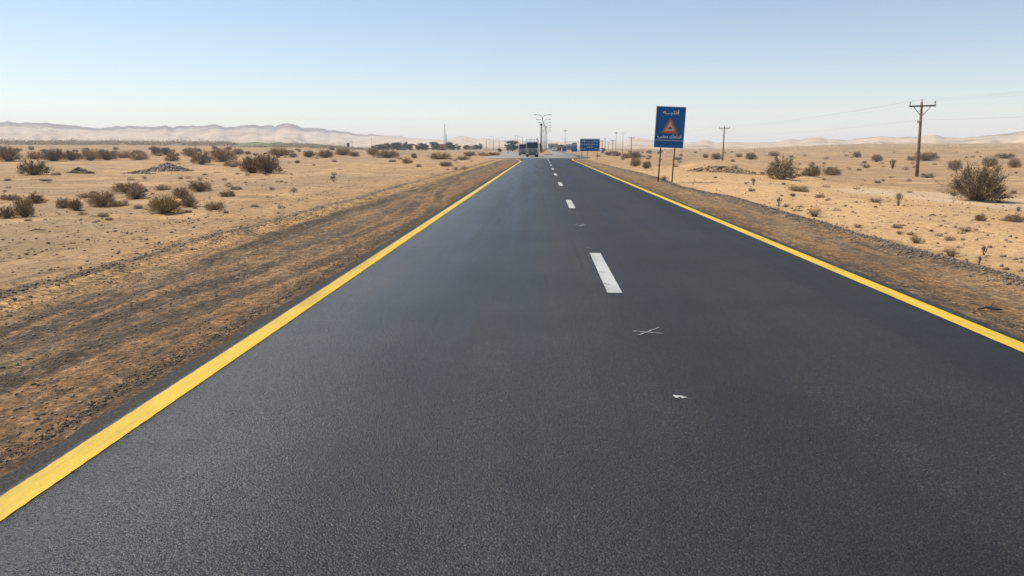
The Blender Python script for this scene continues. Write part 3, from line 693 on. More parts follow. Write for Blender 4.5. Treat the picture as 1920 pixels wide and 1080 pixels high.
#      px, base, w, h, kind, colour, label
B = [
 (10, 303, 44, 29, 'dome', 'brown', 'tall dark brown shrub starting the distant bush row at the photo edge'),
 (58, 328, 60, 30, 'open', 'green', 'grey green open shrub in front of the distant bush row, before the dark stone heap'),
 (63, 299, 32, 18, 'low', 'brown', 'low brown shrub in the distant bush row directly behind the grey green open shrub'),
 (96, 302, 40, 23, 'dome', 'green', 'wide greyish mound shrub, second big lump of the distant bush row'),
 (131, 301, 33, 18, 'dome', 'dark', 'dark rounded shrub midway along the distant bush row'),
 (166, 301, 36, 23, 'dome', 'brown', 'peaked brown shrub in the distant bush row directly behind the small dark stone heap'),
 (197, 300, 34, 19, 'dome', 'dark', 'dark shrub joined to the peaked brown one in the distant bush row'),
 (226, 297, 38, 17, 'low', 'brown', 'long low shrub of the distant bush row above a bare sand bank'),
 (258, 300, 36, 19, 'low', 'brown', 'brown shrub ending the distant bush row, with twigs sloping to the ground'),
 (291, 291, 18, 17, 'dome', 'dark', 'tallish dark shrub past the end of the distant bush row, behind the stone heap'),
 (309, 290, 22, 14, 'dome', 'green', 'grey shrub right behind the stone heap, leaning to a darker neighbour'),
 (321, 303, 24, 20, 'open', 'dark', 'dark loose shrub just behind the top of the stone heap'),
 (355, 294, 28, 16, 'dome', 'brown', 'brown shrub at the edge of the thicket beyond the stone heap'),
 (375, 308, 38, 29, 'open', 'dark', 'dark jagged shrub with bare tips, front of the thicket beyond the stone heap'),
 (415, 303, 50, 25, 'dome', 'brown', 'broad brown shrub forming the middle of the thicket beyond the stone heap'),
 (433, 312, 32, 12, 'low', 'olive', 'low olive shrub at the foot of the broad brown thicket shrub'),
 (445, 290, 23, 12, 'dome', 'brown', 'small round shrub on the skyline behind the big dark bush'),
 (470, 325, 46, 33, 'dome', 'dark', 'dark half of the big double bush standing alone on the near plain'),
 (500, 325, 46, 36, 'dome', 'dark', 'taller half of the big double bush standing alone on the near plain'),
 (521, 293, 42, 16, 'dome', 'brown', 'broad brown shrub just behind the big double bush'),
 (549, 295, 17, 9, 'low', 'dark', 'small dark shrub beside the broad brown shrub behind the big double bush'),
 (578, 295, 20, 13, 'dome', 'dark', 'dark compact shrub below the grassy green hill'),
 (608, 296, 30, 15, 'dome', 'dark', 'dark rounded shrub between the big double bush and the far signboard'),
 (642, 291, 32, 13, 'dome', 'brown', 'brown shrub under the far dark signboard'),
 (664, 294, 18, 10, 'dome', 'dark', 'dark shrub at the foot of the post beside the far signboard'),
 (698, 291, 24, 13, 'dome', 'brown', 'brown shrub before the far dark trees, joined to a wider dark one'),
 (725, 296, 52, 14, 'dome', 'dark', 'wide dark shrub mass before the far dark trees'),
 (776, 297, 14, 10, 'dome', 'brown', 'small brown bush between the wide dark mass and the tall mast'),
 (763, 307, 22, 12, 'open', 'brown', 'loose brown bush on open sand below the wide dark mass'),
 (735, 304, 14, 6, 'low', 'olive', 'small olive cushion of twigs on the sand below the wide dark mass'),
 (825, 299, 40, 15, 'low', 'olive', 'wide olive shrub in front of the tall mast'),
 (836, 312, 24, 11, 'low', 'rust', 'rusty flat shrub on sand before the wide olive shrub'),
 (868, 300, 28, 9, 'low', 'olive', 'low dark green shrub towards the road beyond the mast'),
 (880, 293, 24, 9, 'dome', 'dark', 'dark shrub just behind the low dark green one'),
 (905, 292, 22, 8, 'low', 'brown', 'brown shrub starting the low hedge beside the junction'),
 (926, 292, 24, 8, 'low', 'rust', 'reddish brown shrub ending the low hedge beside the junction'),
 (854, 319, 12, 7, 'tiny', 'dark', 'dark tuft on the shoulder edge, farther from the road of a pair'),
 (870, 318, 14, 8, 'tiny', 'dark', 'dark tuft on the shoulder edge, nearer the road of a pair'),
 # clump field in the middle distance, far side from the sign
 (14, 375, 36, 14, 'low', 'dark', 'low dark scrub behind the brown thicket at the photo edge'),
 (42, 408, 40, 39, 'dome', 'brown', 'tall brown bush of the foremost thicket at the photo edge'),
 (10, 410, 32, 26, 'open', 'dark', 'dark ragged bush cut by the photo edge beside the tall brown one'),
 (63, 381, 32, 20, 'open', 'rust', 'pale rusty twig bush behind the foremost thicket'),
 (116, 391, 28, 22, 'open', 'dark', 'dark ragged bush touching a pale straw bush on the open sand'),
 (140, 394, 25, 22, 'dome', 'pale', 'pale straw coloured bush touching a dark ragged one'),
 (158, 371, 34, 11, 'low', 'brown', 'flat brown scrub behind the mid sand bush clump'),
 (186, 387, 50, 28, 'dome', 'brown', 'broad brown bush in the middle of the sand clump'),
 (222, 388, 40, 15, 'low', 'dark', 'sparse low dark twigs trailing off the broad brown bush'),
 (235, 362, 62, 21, 'dome', 'brown', 'wide domed brown bush behind a darker round one'),
 (252, 374, 42, 22, 'dome', 'dark', 'dark round bush in front of the wide domed brown bush'),
 (304, 401, 66, 34, 'dome', 'olive', 'large olive yellow bush, the brightest and nearest on the plain'),
 (337, 371, 36, 21, 'dome', 'brown', 'rounded brown bush behind the olive yellow bush'),
 (372, 360, 42, 20, 'dome', 'brown', 'rounded brown bush farther back, beyond the olive yellow bush and its neighbour'),
 (351, 388, 38, 25, 'open', 'dark', 'straggly dark bush beside the olive yellow bush'),
 (399, 394, 38, 19, 'low', 'dark', 'low blackish bush nearest the wheel track, past the olive yellow bush'),
 (424, 369, 28, 14, 'low', 'rust', 'flat rusty twig bush behind the low blackish bush'),
 (441, 356, 22, 8, 'low', 'dark', 'dark flat twigs on sand behind the flat rusty bush'),
 (428, 350, 15, 9, 'tiny', 'dark', 'small dark tuft above the flat rusty bush'),
 (550, 361, 16, 10, 'tiny', 'dark', 'lone dark tuft on bare ground between the clumps and the gravel ridge'),
 (191, 407, 20, 10, 'low', 'brown', 'small brown twig cushion in front of the broad brown bush'),
 (302, 357, 32, 12, 'low', 'brown', 'flat scraggy scrub between the two rounded brown bushes and the grey stones'),
 (103, 329, 18, 8, 'low', 'brown', 'small brown scrub beside the grey green open shrub'),
 (84, 340, 20, 6, 'low', 'dark', 'flat dark twigs lying on the grey flat below the grey green open shrub'),
 # sign side
 (1468, 337, 60, 43, 'open', 'green', 'dark green open bush nearest the thin distant power pole'),
 (1524, 331, 34, 22, 'open', 'green', 'grey green bush, first of two beside the dark open bush'),
 (1563, 329, 32, 18, 'open', 'green', 'grey green bush, lower second of two beside the dark open bush'),
 (1842, 378, 112, 72, 'huge', 'green', 'very large sprawling bush on the pale silt pan, casting a shadow'),
 (1686, 386, 23, 24, 'upright', 'green', 'small upright leafy plant standing alone on the pale silt pan'),
 (1645, 303, 22, 14, 'dome', 'dark', 'round brown bush on the plain midway to the large power pole'),
 (1675, 316, 18, 16, 'upright', 'olive', 'sparse upright weed just before the round brown bush'),
 (1741, 301, 42, 16, 'dome', 'dark', 'wide dark bush crossing behind the large power pole'),
 (1712, 301, 20, 10, 'low', 'brown', 'brown bush touching the large power pole from behind'),
 (1792, 319, 28, 20, 'dome', 'dark', 'dark rounded bush between the large power pole and the very large bush'),
 (1858, 312, 30, 18, 'dome', 'dark', 'dark bush showing just above the very large bush'),
 (1903, 315, 24, 18, 'dome', 'dark', 'dark bush near the photo edge behind the very large bush'),
 (1888, 297, 36, 12, 'low', 'dark', 'long low dark bush on the rise behind the very large bush'),
 (1498, 359, 38, 15, 'low', 'pale', 'pale straw coloured cushion in front of the dark green open bush'),
 (1530, 407, 36, 21, 'straw', 'olive', 'straggly olive weed with a dry stalk leaning out'),
 (1461, 388, 16, 17, 'upright', 'pale', 'pale upright straw tuft nearer the shoulder'),
 (1413, 347, 13, 13, 'upright', 'pale', 'pale little tuft alone on sand below the dark green open bush'),
 (1741, 333, 24, 10, 'low', 'olive', 'low olive cushion at the foot of the large power pole'),
 (1551, 352, 15, 7, 'tiny', 'dark', 'small dark tuft beside the pale straw coloured cushion'),
 (1539, 370, 18, 8, 'low', 'dark', 'low dark tuft on the silt pan edge below the pale cushion'),
 (1608, 295, 16, 11, 'dome', 'dark', 'small pointed dark bush beyond the pair of grey green bushes'),
 (1409, 299, 22, 13, 'dome', 'dark', 'round dark bush beside the base of the thin distant power pole'),
 (1452, 293, 20, 9, 'dome', 'dark', 'dark bush on the plain behind the dark green open bush'),
 (1840, 414, 20, 15, 'open', 'rust', 'rusty twig bush on sand below the very large bush'),
 (1905, 416, 40, 16, 'open', 'dark', 'dark twiggy bush at the photo edge below the very large bush'),
 (1644, 380, 36, 10, 'straw', 'rust', 'flattened dry rusty grass beside the small upright leafy plant'),
 (1721, 457, 34, 20, 'straw', 'rust', 'rusty dry grass clump close to the dark gravel ridge'),
 (1787, 482, 34, 22, 'straw', 'pale', 'pale wispy grass clump above the dark gravel ridge'),
 (1846, 479, 18, 18, 'upright', 'dark', 'dark upright dead weed beyond the wispy grass clump'),
 (1837, 498, 13, 18, 'upright', 'dark', 'black dead stump of a weed nearest the dark gravel ridge'),
 (1815, 435, 38, 11, 'straw', 'rust', 'flat patch of rusty grass below the rusty twig bush'),
 (1610, 427, 26, 9, 'straw', 'rust', 'short rusty stubble near the shoulder below the olive weed'),
 (1688, 440, 16, 10, 'straw', 'pale', 'thin pale grass blades beside the rusty dry grass clump'),
 (1192, 312, 24, 18, 'dome', 'brown', 'round brown bush by the shoulder, left of two before the blue warning sign'),
 (1213, 316, 17, 14, 'dome', 'dark', 'smaller round bush by the shoulder close to the blue warning sign'),
 (1191, 297, 28, 13, 'dome', 'dark', 'wide dark bush behind the round brown one near the blue warning sign'),
 (1344, 299, 20, 12, 'dome', 'dark', 'round dark bush next to the base of the thin power pole'),
 (1323, 296, 12, 8, 'dome', 'dark', 'small dark bush between the blue warning sign and the thin power pole'),
 (1272, 300, 16, 7, 'low', 'dark', 'flat dark bush directly behind the posts of the blue warning sign'),
 (1386, 295, 14, 7, 'dome', 'dark', 'small dark bush in the gap past the thin power pole'),
 (1246, 339, 22, 11, 'straw', 'pale', 'dry straw tuft growing between the posts of the blue warning sign'),
 (1141, 291, 14, 7, 'dome', 'dark', 'dark bush behind the wide blue sign, before the thick lamp'),
 (1157, 292, 18, 7, 'dome', 'dark', 'dark bush beyond the wide blue sign at the foot of a lone lamp'),
 (1174, 297, 22, 10, 'dome', 'brown', 'brown bush between the wide blue sign and the warning sign'),
 (1084, 296, 8, 6, 'tiny', 'dark', 'tiny dark tuft where the yellow line ends at the junction'),
]
for b in B: bush(*b)
# small repeated tufts no one could tell apart
def tufts(n, zone, label, group, kinds, cols, wr):
    done = 0
    while done < n:
        px = random.uniform(zone[0], zone[2]); py = zone[1] + (zone[3] - zone[1]) * random.random() ** 1.6
        p, dz = at(px, py)
        if -7.2 < p.x < 7.4 or p.y > 420: continue
        wv = random.uniform(*wr) * (.6 + .9 * (py - 276) / 90); wv = max(3.5, wv)
        bush(px, py, wv, wv * random.uniform(.35, .7), random.choice(kinds), random.choice(cols), label, group, 'dry_tuft'); done += 1
tufts(64, (300, 288, 935, 345), 'tiny dry tuft among the scattered tufts on the sand between the clumps and the junction', 'tufts scattered before the distant trees', ('tiny', 'low', 'tiny'), ('dark', 'brown', 'brown', 'rust'), (5, 12))
tufts(40, (0, 335, 560, 425), 'tiny dry tuft lying between the sand bush clumps', 'tufts between the sand clumps', ('tiny', 'low'), ('dark', 'brown', 'rust', 'pale'), (5, 10))
tufts(66, (1180, 286, 1920, 322), 'tiny dark tuft dotted across the far plain around the power poles', 'tufts on the plain around the poles', ('tiny', 'low', 'tiny'), ('dark', 'brown', 'brown', 'green'), (6, 15))
tufts(44, (1300, 325, 1920, 470), 'tiny dry tuft on the warm sand beyond the sign side shoulder', 'tufts on the warm sand', ('straw', 'tiny', 'low'), ('pale', 'rust', 'brown'), (5, 10))
tufts(64, (0, 280, 700, 294), 'tiny distant shrub speck behind the distant bush row', 'specks of shrub far across the plain', ('dome', 'low'), ('dark', 'brown'), (9, 18))
tufts(18, (1120, 286, 1250, 300), 'tiny shrub beside the wide blue sign and the far lamps', 'shrubs around the far lamps', ('dome', 'low'), ('dark', 'brown', 'olive'), (7, 14))

# far scrub that reads as one band
def scrub_band(name, px0, px1, y0, y1, n, hgt, colour, label):
    v = []; f = []
    for _ in range(n):
        p = far(random.uniform(px0, px1), random.uniform(y0, y1)); s = random.uniform(.5, 1.2) * hgt
        for _ in range(26):
            q = p + Vector((random.gauss(0, 1) * s * 1.1, random.gauss(0, .6) * s, abs(random.gauss(.35, .28)) * s)); l = s * .3; n0 = len(v)
            d = Vector((random.gauss(0, 1), random.gauss(0, 1), random.gauss(0, 1))).normalized(); e = d.orthogonal().normalized()
            v += [q - e * l * .4, q + d * l, q + e * l * .4]; f.append((n0, n0 + 1, n0 + 2))
    o = link(name, mesh_of(name, np.array([tuple(x) for x in v]), np.array(f), BC[colour])); tag(o, label, 'scrub', None, 'stuff')
scrub_band('distant_scrub', -300, 430, 480, 800, 800, 3.0, 'dark', 'dark scrub line at the foot of the hazy hills')
scrub_band('distant_scrub', 430, 720, 430, 700, 300, 2.0, 'dark', 'thin scrub line before the green mounds')
scrub_band('distant_scrub', 1240, 2200, 320, 620, 240, 1.5, 'brown', 'thin brown scrub line below the dunes')
scrub_band('distant_scrub', 850, 1240, 420, 640, 90, 1.6, 'dark', 'low scrub around the far settlement')

# grassy mounds
M['grass'] = simple('dusty_grass', (.15, .145, .08), .95, .1, .3, .08)
def mound(px, Y, wd, dp, hg, label):
    p = far(px, Y); v = []; f = []; n, m = 28, 10
    for i in range(m + 1):
        for j in range(n):
            a = 6.2832 * j / n; rr = i / m; k = 1 + .12 * math.sin(3 * a + px) + .06 * math.sin(5 * a)
            v.append((rr * k * wd / 2 * math.cos(a), rr * k * dp / 2 * math.sin(a), hg * (1 - rr ** 1.7) * (1 + .12 * math.sin(a * 2 + rr * 4)) - .4 * rr))
    for i in range(m):
        for j in range(n): f.append((i * n + j, i * n + (j + 1) % n, (i + 1) * n + (j + 1) % n, (i + 1) * n + j))
    o = link('grassy_mound', mesh_of('grassy_mound', np.array(v), np.array(f), M['grass'], True), None, p); tag(o, label, 'mound', None, 'structure')
mound(478, 480, 36, 24, 2.7, 'wide green grassy mound far across the plain')
mound(520, 500, 28, 22, 2.1, 'lower green grassy mound')
mound(592, 520, 26, 20, 1.6, 'flat green grassy mound')

# ------------------------------------------------------------------ sticks
def stick(px, py, lpx, rz, mat, label):
    p, dz = at(px, py); l = lpx * dz / F; mb = MB()
    mb.tube([(-l / 2, 0, .02), (-l * .15, .02 * l, .05), (l * .2, -.01 * l, .035), (l / 2, .03 * l, .03)], [.010, .018, .016, .007], 6); mb.tube([(0, 0, .04), (l * .18, .1 * l, .12)], [.008, .004], 5)
    o = part('dry_branch', mb, mat, None, True, 0, p); o.rotation_euler.z = rz; tag(o, label, 'branch')
stick(72, 434, 30, .03, M['stem'], 'thin dark stick lying on bare sand below the foremost thicket')
stick(72, 338, 34, -.05, M['stem'], 'long flat stick on the grey flat near the grey green open shrub')
stick(1855, 584, 40, -.35, M['dark_steel'], 'dark strip of torn tyre lying on the brown shoulder')
stick(1749, 406, 16, .1, M['dark_steel'], 'curved dark scrap lying on the warm sand')
stick(1495, 397, 24, .35, M['stem'], 'forked brown branch on the sand beside the pale tuft')
stick(1500, 390, 18, -.2, M['stem'], 'short brown branch on the sand near the olive weed')

# ------------------------------------------------------------------ text
def text_mesh(body, size, name, mat, parent, loc, rot, width=None):
    cu = bpy.data.curves.new(name, 'FONT'); cu.body = body; cu.size = size; cu.align_x = 'LEFT'; cu.extrude = .004; cu.offset = .004
    to = bpy.data.objects.new(name, cu); COL.objects.link(to); bpy.context.view_layer.update()
    me = bpy.data.meshes.new_from_object(to.evaluated_get(bpy.context.evaluated_depsgraph_get())); bpy.data.objects.remove(to)
    xs = [q.co.x for q in me.vertices]; ys = [q.co.y for q in me.vertices]
    k = (width / (max(xs) - min(xs))) if width else 1
    cx, cy = (max(xs) + min(xs)) / 2, (max(ys) + min(ys)) / 2
    for q in me.vertices: q.co.x = (q.co.x - cx) * k; q.co.y = (q.co.y - cy)
    me.materials.clear(); me.materials.append(mat); me.name = name
    o = link(name, me, parent, loc); o.rotation_euler = rot; return o
WATCH = '\ufeea\u0640\u0640\ufe92\ufe98\ufee7\ufe8d'
AHEAD = '\ufe90\ufec4\ufee3 \ufeda\ufee3\ufe8e\ufee3\ufe8d'

# ------------------------------------------------------------------ warning sign
p0, dz0 = at(1233.5, 341); p1, _ = at(1259.5, 345); k = dz0 / F
sg = thing('warning_sign', p0, 'tall blue sign with a red triangle and white writing on two thin posts', 'sign')
W_, H_ = 52.5 * k, 73.5 * k; zb = 64 * k; cx = 14.3 * k
sg.rotation_euler = (0, R(2.4), R(-2))
part('panel', MB().box((cx, 0, zb + H_ / 2), (W_, .04, H_)), M['sign_blue'], sg, False, .006)
fr = MB()
for sx in (-1, 1): fr.box((cx + sx * (W_ / 2 + .012), 0, zb + H_ / 2), (.024, .06, H_ + .048))
for sz in (0, 1): fr.box((cx, 0, zb + H_ * sz + (sz * 2 - 1) * .012), (W_ - .002, .058, .024))
part('rim', fr, M['alu'], sg)
zt = zb + H_
part('post', MB().tube([(.02, .05, -.25), (.02, .05, zt - .25)], .035, 10), M['rust_steel'], sg, True)
part('post', MB().tube([(26.3 * k, .05, -.35), (26.3 * k, .05, zt - .25)], .035, 10), M['rust_steel'], sg, True)
part('crossbar', MB().box((cx, .031, zb + .35), (W_ * .92, .02, .06)).box((cx, .031, zt - .35), (W_ * .92, .02, .06)), M['galv'], sg)
def tri(cx_, zc, w_, h_, y, th):
    return MB().prism([(0, 0)], 0, 0) if False else MB().add([(cx_ - w_ / 2, y, zc - h_ / 2), (cx_ + w_ / 2, y, zc - h_ / 2), (cx_, y, zc + h_ / 2), (cx_ - w_ / 2, y - th, zc - h_ / 2), (cx_ + w_ / 2, y - th, zc - h_ / 2), (cx_, y - th, zc + h_ / 2)], [(0, 1, 2), (3, 5, 4), (0, 3, 4, 1), (1, 4, 5, 2), (2, 5, 3, 0)])
tz = zb + H_ * .545
part('triangle', tri(cx, tz, W_ * .60, H_ * .385, -.021, .012), M['sign_red'], sg, False, .01)
part('triangle_face', tri(cx, tz - H_ * .018, W_ * .36, H_ * .235, -.034, .004), M['sign_cream'], sg)
hump = MB().prism([(0, 0)], 0, 0) if False else MB()
n = 14; hv = [(cx - .13 + .26 * i / n, -.0395, tz - H_ * .075 + .075 * math.sin(math.pi * i / n) ** 1.3) for i in range(n + 1)]
hv2 = [(x, yq, tz - H_ * .085) for x, yq, z in hv]
hump.add(hv + hv2, [(i, i + 1, n + 2 + i, n + 1 + i) for i in range(n)]); part('symbol', hump, M['black'], sg)
text_mesh(WATCH, .30, 'lettering', M['sign_white'], sg, (cx, -.026, zb + H_ * .862), (R(90), 0, 0), W_ * .56)
text_mesh(AHEAD, .28, 'lettering', M['sign_white'], sg, (cx, -.026, zb + H_ * .268), (R(90), 0, 0), W_ * .82)
part('stripe', MB().box((cx, -.024, zb + H_ * .175), (W_ * .98, .006, .022)), M['sign_white'], sg)

# ------------------------------------------------------------------ far blue signs
def blue_board(loc, w_, h_, zb, posts, label, name='road_sign', lines=3, green=False, rz=0):
    s = thing(name, loc, label, 'sign', None, rz)
    part('panel', MB().box((0, 0, zb + h_ / 2), (w_, .06, h_)), M['sign_blue'], s, False, .01)
    part('rim', MB().box((0, 0, zb + h_ + .06), (w_ + .04, .14, .11)), M['sign_white'], s)  # thick top edge of the frame; sun glare put into its white colour
    for x in posts: part('post', MB().tube([(x, .07, -.3), (x, .07, zb + h_ - .1)], .045, 8), M['galv'], s, True)
    rnd = random.Random(int(w_ * 100))
    if lines:
        for L_ in range(lines):
            mb = MB(); x = -w_ * .42 if L_ < 2 else -w_ * .16; xe = w_ * .42 if L_ < 2 else w_ * .18; zc = zb + h_ * (.80 - L_ * .235)
            while x < xe:
                l = rnd.uniform(.09, .22) * h_ ; q = rnd.uniform(.05, .09) * h_
                mb.tube([(x, -.036, zc), (x + l * .4, -.036, zc - q * .4), (x + l, -.036, zc + q * .2)], .028 * h_ * .6, 5)
                if rnd.random() < .6: mb.tube([(x + l * .3, -.036, zc), (x + l * .33, -.036, zc + q * 1.6)], .02 * h_ * .7, 5)
                x += l + rnd.uniform(.03, .08) * h_
            part('lettering', mb, M['sign_white'], s)
    if lines == 3:
        part('stripe', MB().box((-w_ * .35, -.034, zb + h_ * .2), (w_ * .26, .008, .05)), M['sign_white'], s); part('stripe', MB().box((w_ * .35, -.034, zb + h_ * .2), (w_ * .26, .008, .05)), M['sign_white'], s)
    if green: part('top_board', MB().box((0, 0, zb + h_ + .42), (w_ * .8, .05, .5)), M['teal'], s, False, .02)
    return s
p = far(1106, 113); p.z = ht(p.x, p.y); blue_board(p, 2.85, 1.68, 1.25, (-1.15, -.35, 1.1), 'wide blue road sign with lines of white writing on three posts')
p = far(1077, 200); blue_board(p, 1.5, 1.6, .75, (-.4, .4), 'small square blue sign with a green top board, behind the wide blue sign', 'road_sign', 2, True)
p = far(1058.3, 232); blue_board(p, 1.25, 1.55, .6, (0,), 'small blue sign on one post farthest along, below a lone lamp', 'road_sign', 2)
p = far(653, 430); s = thing('signboard', p, 'small dark signboard on a post before the far hills', 'sign')
part('panel', MB().box((0, 0, 3.2), (1.5, .12, 2.0)), M['black'], s, False, .03); part('post', MB().tube([(0, .1, -.3), (0, .1, 3.6)], .09, 8), M['rust_steel'], s)

# ------------------------------------------------------------------ power line
def power_pole(loc, h, lean, label, rz=0):
    s = thing('power_pole', loc, label, 'pole', 'wooden power poles of the overhead line', rz); s.rotation_euler = (0, lean, rz)
    part('pole', MB().tube([(0, 0, -.5), (0, 0, h * .4), (0, 0, h)], [.155, .135, .10], 12), M['wood'], s, True)
    part('crossarm', MB().box((0, -.16, h - .35), (2.25, .11, .13)), M['dark_steel'], s, False, .01)
    for sx in (-1, 1): part('brace', MB().tube([(sx * .72, -.13, h - .42), (sx * .1, -.1, h - 1.15)], .03, 6), M['galv'], s)
    for x in (-1.07, 1.07): 
        q = part('insulator', MB().tube([(x, -.16, h - .285), (x, -.16, h + .02)], [.035, .03], 8).tube([(x, -.16, h - .10), (x, -.16, h - .05), (x, -.16, h), (x, -.16, h + .04)], [.03, .06, .055, .02], 8), M['cer'], s, True)
    part('insulator', MB().tube([(0, 0, h), (0, 0, h + .16)], .03, 8).tube([(0, 0, h + .12), (0, 0, h + .17), (0, 0, h + .24)], [.03, .06, .025], 8), M['cer'], s, True)
    part('bracket', MB().box((-.16, -.02, h * .735), (.16, .06, .10)).tube([(-.24, -.02, h * .72), (-.24, -.02, h * .76)], .035, 6), M['cer'], s)
    return s
pb, dzp = at(1719, 331); HP = 6.55 * (dzp / 68.5)
P2, dz2 = at(1355, 301)
poles = [(Vector((pb.x + 1.5, pb.y - 88, 0)), 0), (pb, -R(1.6)), (P2, 0), (far(1183.5, 272), 0), (far(1149, 372), 0), (far(1129, 470), 0)]
plab = ['wooden power pole standing behind the photographer', 'large weathered wooden power pole with a crossarm and diagonal braces', 'thin power pole between the warning sign and the open plain, second along the line', 'third power pole of the line, just beyond the brown bush by the signs', 'far power pole of the line near the lone lamps', 'farthest power pole of the line beside the wide blue sign']
H = []
for i, (q, lean) in enumerate(poles):
    q.z = ht(q.x, q.y); h = HP if i != 2 else 62.5 * dz2 / F
    if i > 2: h = HP
    power_pole(q, h, lean, plab[i]); H.append((q, h, lean))
for wi, (dx, dz_, lab) in enumerate(((-1.07, .04, 'thin overhead wire on the road side end of the crossarms'), (0, .24, 'thin overhead wire along the pole tops'), (1.07, .04, 'thin overhead wire on the outer end of the crossarms'), (-.24, None, 'lower sagging cable strung along the power poles'))):
    pts = []
    for i in range(len(H) - 1):
        (a, ha, la), (b, hb, lb) = H[i], H[i + 1]
        za = ha + dz_ if dz_ is not None else ha * .76; zb_ = hb + dz_ if dz_ is not None else hb * .76
        A = a + Vector((dx + za * math.sin(la), -.16 if wi in (0, 2) else 0, za)); Bq = b + Vector((dx + zb_ * math.sin(lb), -.16 if wi in (0, 2) else 0, zb_))
        n = 16
        for j in range(n + (i == len(H) - 2)):
            u = j / n; q = A.lerp(Bq, u); q.z -= (.5 if wi < 3 else .45) * 4 * u * (1 - u); pts.append(q)
    tag(part('wire', MB().tube(pts, (.0045 if wi < 3 else .006), 5), M['cable'], None, True), lab, 'wire', 'overhead wires of the power line')

# ------------------------------------------------------------------ lamps, masts
def lamp_double():
    s = thing('street_lamp', (0, 0, 0), 'x', 'street lamp', 'double armed street lamps down the median')
    part('pole', MB().tube([(0, 0, -.2), (0, 0, 1.2), (0, 0, 1.25), (0, 0, 9.6)], [.13, .12, .09, .05], 10), M['galv'], s, True)
    for sx in (-1, 1):
        a = part('arm', MB().tube([(0, 0, 9.4), (sx * .15, 0, 10.1), (sx * .6, 0, 10.55), (sx * 1.3, 0, 10.72), (sx * 1.7, 0, 10.75)], [.085, .075, .065, .055, .05], 8), M['galv'], s, True)
        part('lamp_head', MB().box((sx * 2.05, 0, 10.77), (.95, .34, .17)).box((sx * 2.1, 0, 10.675), (.6, .26, .05)), M['galv'], a, False, .02)
    return s
lam = lamp_double(); ords = ['nearest', 'second nearest', 'third nearest', 'fourth nearest', 'fifth nearest', 'sixth nearest', 'seventh nearest', 'farthest']
for i in range(8):
    o = lam if i == 0 else copy_tree(lam)
    Y = 222 + 35 * i; x = .15 + .40 * i; o.location = (x, Y, .14); o['label'] = f'grey double armed street lamp on the median, {ords[i]} of the receding row'
def lamp_single(px, Y, h, label, T=False, group='single lamps beside the roads'):
    s = thing('street_lamp', far(px, Y), label, 'street lamp', group)
    part('pole', MB().tube([(0, 0, -.3), (0, 0, h)], [.15, .09], 8), M['galv'], s, True)
    if T:
        part('lamp_head', MB().box((0, 0, h + .12), (1.5, .5, .42)), M['galv'], s, False, .05)
    else:
        a = part('arm', MB().tube([(0, 0, h - .3), (-.3, 0, h + .1), (-1.3, 0, h + .25)], [.07, .06, .05], 6), M['galv'], s); part('lamp_head', MB().box((-1.6, 0, h + .25), (.8, .3, .16)), M['galv'], a, False, .02)
lamp_single(1059.5, 395, 10, 'lone lamp with a flat head above the farthest small blue sign', True)
lamp_single(1154.7, 380, 9.6, 'lone flat headed lamp between the wide blue sign and the warning sign', True)
lamp_single(1134.5, 470, 7.2, 'small distant lamp just past the wide blue sign', True)
lamp_single(980, 330, 6.0, 'lamp whose arm shows just above the second truck')
for px, Y, h, l in ((925, 400, 7.0, 'slim lamp beside the side road, standing over the reddish hedge'), (936, 430, 6.4, 'slim lamp beside the side road, second from the green tree'), (947, 450, 7.2, 'slim lamp beside the side road, next to the green tree'), (912, 460, 6.6, 'slim lamp beside the side road, farthest from the green tree'), (1033, 420, 5.2, 'slim lamp between the median row and the far buildings'), (1048, 520, 5.0, 'slim lamp over the red vehicle')):
    lamp_single(px, Y, h, l)
def thin_pole(px, Y, h, label, r=.1):
    p = far(px, Y); s = thing('utility_pole', p, label, 'pole', 'plain thin poles around the settlement')
    part('pole', MB().tube([(0, 0, -.3), (0, 0, h)], [r, r * .6], 8), M['wood'], s, True); part('crossarm', MB().box((0, 0, h - .4), (1.3, .1, .1)), M['dark_steel'], s)
for px, Y, h, l in ((1167.6, 300, 8.6, 'tall thin pole between the lone flat lamp and the warning sign'), (660.5, 400, 5.2, 'thin post beside the far dark signboard'), (697, 600, 9.4, 'thin tall pole before the hills, above the dark trees'), (778, 560, 6.2, 'thin pole rising over the trees near the middle'), (810, 560, 6.5, 'thin pole just beside the tall mast'), (966, 480, 9.3, 'thin pole over the green tree, nearer the lamps'), (970.5, 500, 9.6, 'thin pole over the green tree, nearer the trucks'), (1141, 520, 5.5, 'short thin pole between two lamps past the wide blue sign'), (626, 430, 3.6, 'short thin post before the hills far from the signboard')):
    thin_pole(px, Y, h, l)
